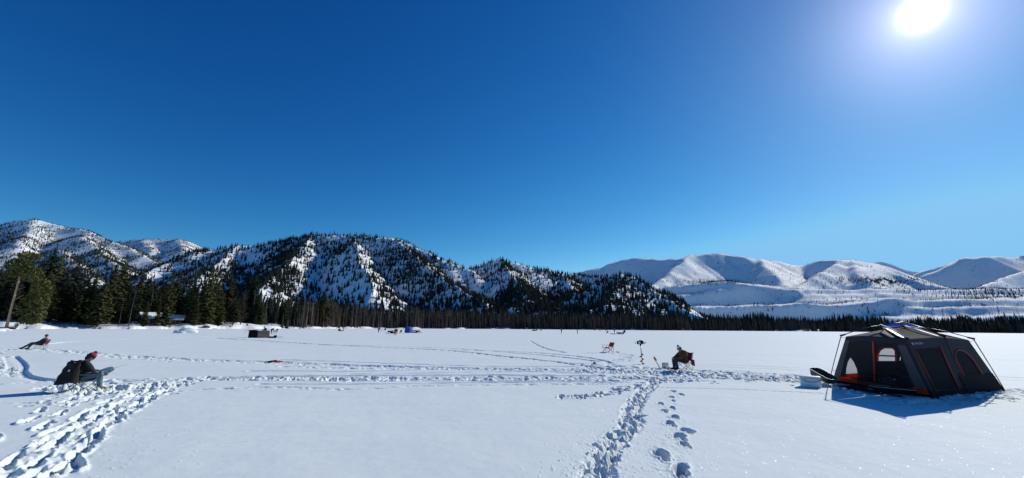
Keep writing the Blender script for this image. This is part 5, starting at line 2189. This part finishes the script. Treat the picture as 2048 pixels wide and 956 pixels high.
far_person(792, 670.5, 'person in bright orange trousers and dark red jacket left of the blue shelter', 250, SIT, mat('dark_red_cloth', (.25, .02, .02), .8), M_HIVIS, 1.25)
far_person(802.5, 666.3, 'person crouching in black just left of the blue shelter', 230, SIT, M_BLACK, M_BLACK, .85)


def snowmobile(px, py, ang, label, m=M_BLACK, group=None, sc=1.0):
    o = empty('snowmobile', groundp(px, py), screen_rot(px, ang), label, 'snowmobile', group)
    o.scale = (sc,) * 3
    bm = NB()
    box(bm, (.35, 0, .48), (1.3, .62, .34))
    fin('body', bm, m, o, True, .12)
    bm = NB()
    box(bm, (-.65, 0, .64), (1.25, .32, .2))
    fin('seat', bm, M_BLACK, o, True, .06)
    bm = NB()
    box(bm, (-.55, 0, .2), (1.8, .38, .34))
    fin('track', bm, M_BLACK, o, True, .12)
    bm = NB()
    box(bm, (.55, 0, .84), (.06, .5, .36), (0, R(-35), 0))
    fin('windshield', bm, M_WIN, o, False, .02)
    bm = NB()
    tube(bm, [(.15, -.36, .95), (.28, 0, .92), (.15, .36, .95)], .025, 8)
    fin('handlebar', bm, M_POLE, o, True)
    for k in (-1, 1):
        bm = NB()
        tube(bm, [(.2, .45 * k, .05), (1.2, .45 * k, .05), (1.5, .45 * k, .2)], .045, 8)
        seg(bm, (.75, .45 * k, .06), (.6, .3 * k, .42), .03)
        fin('ski', bm, M_STEEL, o, True)
    return o


snowmobile(833, 665.8, 0, 'black snowmobile parked right of the blue shelter')
snowmobile(783, 667, 175, 'dark snowmobile with pale skis left of the orange-trousered person')
g_ = groundp(817, 665.8)
o = empty('ice_shelter', g_, screen_rot(817, -28), 'upright bright blue pop-up ice shelter far out on the lake', 'ice shelter')
bm = NB()
Wd, Hd = .78, 1.62
ring = []
for i, z in enumerate((0, Hd * .5, Hd * .95)):
    k = 1 + .10 * (i == 1)
    ring.append([bm.verts.new((x * Wd * (1 - .06 * i) * (k if abs(x) == 1 else 1), y * Wd * (1 - .06 * i) * (k if abs(y) == 1 else 1), z)) for x, y in
                 ((-1, -1), (0, -1.02), (1, -1), (1.02, 0), (1, 1), (0, 1.02), (-1, 1), (-1.02, 0))])
top = bm.verts.new((0, 0, Hd * 1.08))
for a, b in zip(ring, ring[1:]):
    for i in range(8):
        bm.faces.new((a[i], a[(i + 1) % 8], b[(i + 1) % 8], b[i]))
for i in range(8):
    bm.faces.new((ring[-1][i], ring[-1][(i + 1) % 8], top))
fin('shelter_fabric', bm, M_BLUE, o, False)
bm = NB()
box(bm, (0, -.74, .65), (.6, .02, 1.1))
fin('door', bm, mat('deep_blue_fabric', (.012, .04, .25), .6), o)
o = empty('supply_sled', groundp(681, 662.2), screen_rot(681, 0), 'small dark sled on the ice in front of the snowy bank', 'sled')
bm = NB()
box(bm, (0, 0, .15), (1.5, .6, .25))
ell(bm, (-.4, 0, .4), (.4, .25, .35))
fin('tub', bm, M_BLACK, o, True, .03)
o = empty('marker_post', groundp(687, 662), 0, 'dark marker post right of the small sled before the snowy bank', 'post')
bm = NB()
tube(bm, [(0, 0, -.1), (.05, 0, 1.3)], .09, 6)
fin('post', bm, M_BLACK, o, True)
far_person(1123, 667.5, 'left and taller of the two lone standing figures in the middle of the lake', 200, STAND, M_BLACK, M_BLACK, 1.0)
far_person(1155, 667.5, 'right-hand lone standing figure in olive and black in the middle of the lake', 180, STAND, mat('olive_cloth', (.06, .06, .03), .8), M_BLACK, .85)
snowmobile(1069, 662.0, 0, 'tiny distant snowmobile left of the two lone figures')
far_person(1074.5, 662.2, 'tiny distant person just right of the small far snowmobile', 200, SIT, M_BLACK, M_BLACK, 1.2, .05)
far_person(1083, 662.2, 'tiny distant seated person left of the two lone figures', 200, SIT, M_BLACK, M_BLACK, 1.2, .05)
far_person(1190, 662.0, 'tiny distant crouching person left of the far camp group', 180, SIT, M_BLACK, M_BLACK, 1.2, .05)
far_person(1199, 662.5, 'left of two tiny distant figures standing close together', 180, STAND, M_BLACK, M_BLACK, 1.0, .05)
far_person(1201.5, 662.5, 'right of two tiny distant figures standing close together', 180, STAND, mat('grey_cloth', (.10, .10, .11), .8), M_BLACK, 1.0, .05)
far_person(1212, 662.3, 'tiny distant seated person above the far camp group', 180, SIT, M_BLACK, M_BLACK, 1.1, .05)
far_person(1216, 667.7, 'person in black sitting alone at the left of the far camp group', 180, SIT, M_BLACK, M_BLACK, 1.0)
far_person(1229, 667.6, 'person standing in the middle of the far camp group beside the snowmobile', 200, STAND, M_BLACK, M_BLACK, 1.0)
snowmobile(1238, 668.5, 180, 'dark red snowmobile in the middle of the far camp group', mat('dark_red_paint', (.08, .01, .01), .4), None, .85)
o = empty('supply_sled', groundp(1225, 668.4), screen_rot(1225, 0), 'flat dark sled at the feet of the standing person in the far camp group', 'sled')
bm = NB()
box(bm, (0, 0, .1), (1.5, .6, .18))
fin('tub', bm, M_BLACK, o, True, .04)
far_person(1250, 668.6, 'person in dark red sitting hunched at the right of the far camp group', 210, SIT, mat('dark_maroon_cloth', (.07, .012, .012), .8), M_BLACK, 1.25)

# ---------------------------------------------------------------- the left shore: cabins, mounds, rocks, brush
def tz(p):
    return float(terr_z(np.array([p.x]), np.array([p.y]))[0])


def cabin(px, d, w_, dp, hw, rise_, ang, label, lit=False):
    q = ray(px, 655)
    p = Vector((q.x / q.y * d, d, 0))
    p.z = tz(p) - .2
    o = empty('log_cabin', p, screen_rot(px, ang), label, 'cabin')
    bm = NB()
    box(bm, (0, 0, hw / 2), (w_, dp, hw))
    for sx in (-1, 1):
        v_ = [bm.verts.new((sx * w_ / 2, -dp / 2, hw)), bm.verts.new((sx * w_ / 2, dp / 2, hw)), bm.verts.new((sx * w_ / 2, 0, hw + rise_))]
        bm.faces.new(v_)
    fin('wall', bm, M_LOG, o)
    bm = NB()
    ov = .7
    for sy in (-1, 1):
        a = [(-w_ / 2 - ov, sy * (dp / 2 + ov), hw - ov * rise_ / (dp / 2)), (w_ / 2 + ov, sy * (dp / 2 + ov), hw - ov * rise_ / (dp / 2)),
             (w_ / 2 + ov, 0, hw + rise_), (-w_ / 2 - ov, 0, hw + rise_)]
        bot = [bm.verts.new(Vector(k) + Vector((0, 0, .06))) for k in a]
        top_ = [bm.verts.new(Vector(k) + Vector((0, 0, .50))) for k in a]
        bm.faces.new(bot)
        bm.faces.new(top_)
        for i in range(4):
            bm.faces.new((bot[i], bot[(i + 1) % 4], top_[(i + 1) % 4], top_[i]))
    fin('snow_roof', bm, M_SNOW, o)
    for x in (-w_ * .28, w_ * .28):
        bm = NB()
        box(bm, (x, -dp / 2 - .03, hw * .58), (1.2, .08, 1.0))
        wn = fin('window', bm, M_WIN, o)
        bm = NB()
        for a, b, c, e in ((0, .55, 1.4, .1), (0, -.55, 1.4, .1), (-.65, 0, .1, 1.2), (.65, 0, .1, 1.2)):
            box(bm, (x + a, -dp / 2 - .08, hw * .58 + b), (c, .06, e))
        fin('frame', bm, M_BARK_O, wn)
    bm = NB()
    box(bm, (0, -dp / 2 - .03, 1.0), (.95, .08, 2.0))
    fin('door', bm, M_BARK, o)
    bm = NB()
    box(bm, (w_ * .2, dp * .15, hw + rise_ * 1.0), (.7, .7, 1.6))
    fin('chimney', bm, M_ROCK, o)
    return o


cabin(297, shd(300) + 11, 5.6, 5.0, 2.4, 1.5, 18, 'left and larger of two snow-roofed log cabins in the shore trees')
cabin(348, shd(345) + 13, 4.6, 4.5, 2.2, 1.3, -10, 'right and smaller of two snow-roofed log cabins, half hidden by pines')
cabin(797, shd(800) + 12, 6, 4, 2.2, 1.5, 10, 'tiny snow-roofed cabin among the dark trees behind the blue shelter')
cabin(642, shd(640) + 8, 3.5, 3, 2.0, 1.2, 10, 'tiny shed with pale roof beside the tall pine on the near shore')

rn = random.Random(44)


def lump(name, px, py, sx, sy, sz, label, m, cat, on_lake=True, d=None, snowcap=False):
    p = groundp(px, py) if on_lake else None
    if p is None:
        q = ray(px, 655)
        p = Vector((q.x / q.y * d, d, 0))
        p.z = tz(p)
    o = empty(name, p, screen_rot(px, 0), label, cat)
    bm = NB()
    ell(bm, (0, 0, sz * .2), (sx * .7, sy * .7, sz * .75), sub=3)
    for k in range(5):
        ell(bm, (rn.uniform(-.55, .55) * sx, rn.uniform(-.4, .4) * sy, sz * .05), (sx * rn.uniform(.3, .5), sy * .45, sz * rn.uniform(.4, .8)), sub=3)
    voxel('mass', bm, max(sx, sy) / 22, m, o, 3, sz * .22, 2.2 / sx)
    if snowcap:
        bm = NB()
        ell(bm, (0, 0, sz * .62), (sx * .78, sy * .75, sz * .42), sub=3)
        ell(bm, (sx * .3, 0, sz * .5), (sx * .5, sy * .6, sz * .35), sub=3)
        voxel('snow_cap', bm, sx / 20, M_SNOW, o, 3, sz * .08, 2 / sx)
    return o


lump('snow_mound', 374, 666, 2.6, 1.6, 1.15, 'shovelled snow mound on the ice in front of the log cabin shore', M_SNOW, 'snow mound')
lump('boulder', 413, 0, 1.6, 1.3, 1.3, 'snow-capped dark boulder at the ice edge right of the snow mound', M_ROCK, 'boulder', False, shd(413) - 1, True)
lump('boulder', 430, 0, 1.8, 1.2, .8, 'low dark snow-dusted rock just right of the snow-capped boulder', M_ROCK, 'boulder', False, shd(430) - 1, True)
lump('snow_mound', 5, 661, 1.6, 1.2, .55, 'lumpy snow heap at the foot of the leaning pine', M_SNOW, 'snow mound')
lump('snow_mound', -12, 663, 2.0, 1.5, .6, 'lumpy snow heap at the left edge below the leaning pine', M_SNOW, 'snow mound')


def bush(px, d, r_, h, m, label, n=90, seed=0, name='bush', leafy=False):
    q = ray(px, 655)
    p = Vector((q.x / q.y * d, d, 0))
    p.z = tz(p) - .1
    o = empty(name, p, 0, label, 'bush')
    r2 = random.Random(seed)
    bm = NB()
    for k in range(n):
        a = r2.uniform(0, 6.28)
        l_ = r_ * r2.uniform(.2, 1)
        b = Vector((math.cos(a) * l_ * .3, math.sin(a) * l_ * .3, 0))
        t = Vector((math.cos(a) * l_, math.sin(a) * l_, h * r2.uniform(.4, 1)))
        tube(bm, [b, (b + t) / 2 + Vector((0, 0, h * .15)), t], [.03, .02, .008], 4)
    fin('twigs', bm, m, o)
    return o


bush(26, shd(26) - 1, 1.2, 1.3, M_REDBR, 'reddish leafless bush beside the foot of the leaning pine', 110, 1)
bush(32, shd(32) + 1, .9, 1.6, M_LARCH, 'thin brown bush just right of the reddish bush', 50, 2)
rn = random.Random(45)
BL = [(338, 'low dark twiggy bush on the bank below the right log cabin'), (362, 'low dark bush on the bank left of the snow-capped boulder'),
      (460, 'sparse twiggy bush on the open bank right of the boulders'), (494, 'sparse bush on the bank above the tan shelter'),
      (588, 'small twiggy bush on the bank right of the bending figure'), (622, 'small twiggy bush on the bank left of the tall shore pine'),
      (668, 'small twiggy bush on the bank above the small dark sled')]
for k, (px, lb) in enumerate(BL):
    bush(px, shd(px) + rn.uniform(2, 7), rn.uniform(.8, 1.4), rn.uniform(.8, 1.6), M_LARCH if k % 2 else M_BARK, lb, 45, 20 + k)
# the brush nobody could count along the banks
rs = np.random.RandomState(61)
n = 1500
px = rs.uniform(-40, 800, n)
dep = np.interp(px, SH_PX, SH_D) + rs.gamma(2, 6, n)
az = np.array([math.atan2(ray(p, 655).x, ray(p, 655).y) for p in px])
x, y = np.tan(az) * dep, dep
clump = fbm(x / 6, y / 6, 2, 99) > -.1
x, y = x[clump], y[clump]
v, f = mass(x, y, terr_z(x, y) - .1, rs.uniform(.5, 1.8, len(x)), np.full(len(x), 2.2), [tmpl_snag(k + 50) for k in range(6)], 8)
tag(link('bank_brush', np_mesh('bank_brush', v, f, M_LARCH, False)), 'sparse leafless brush sticking out of the snowy shore bank', 'brush', kind='stuff')
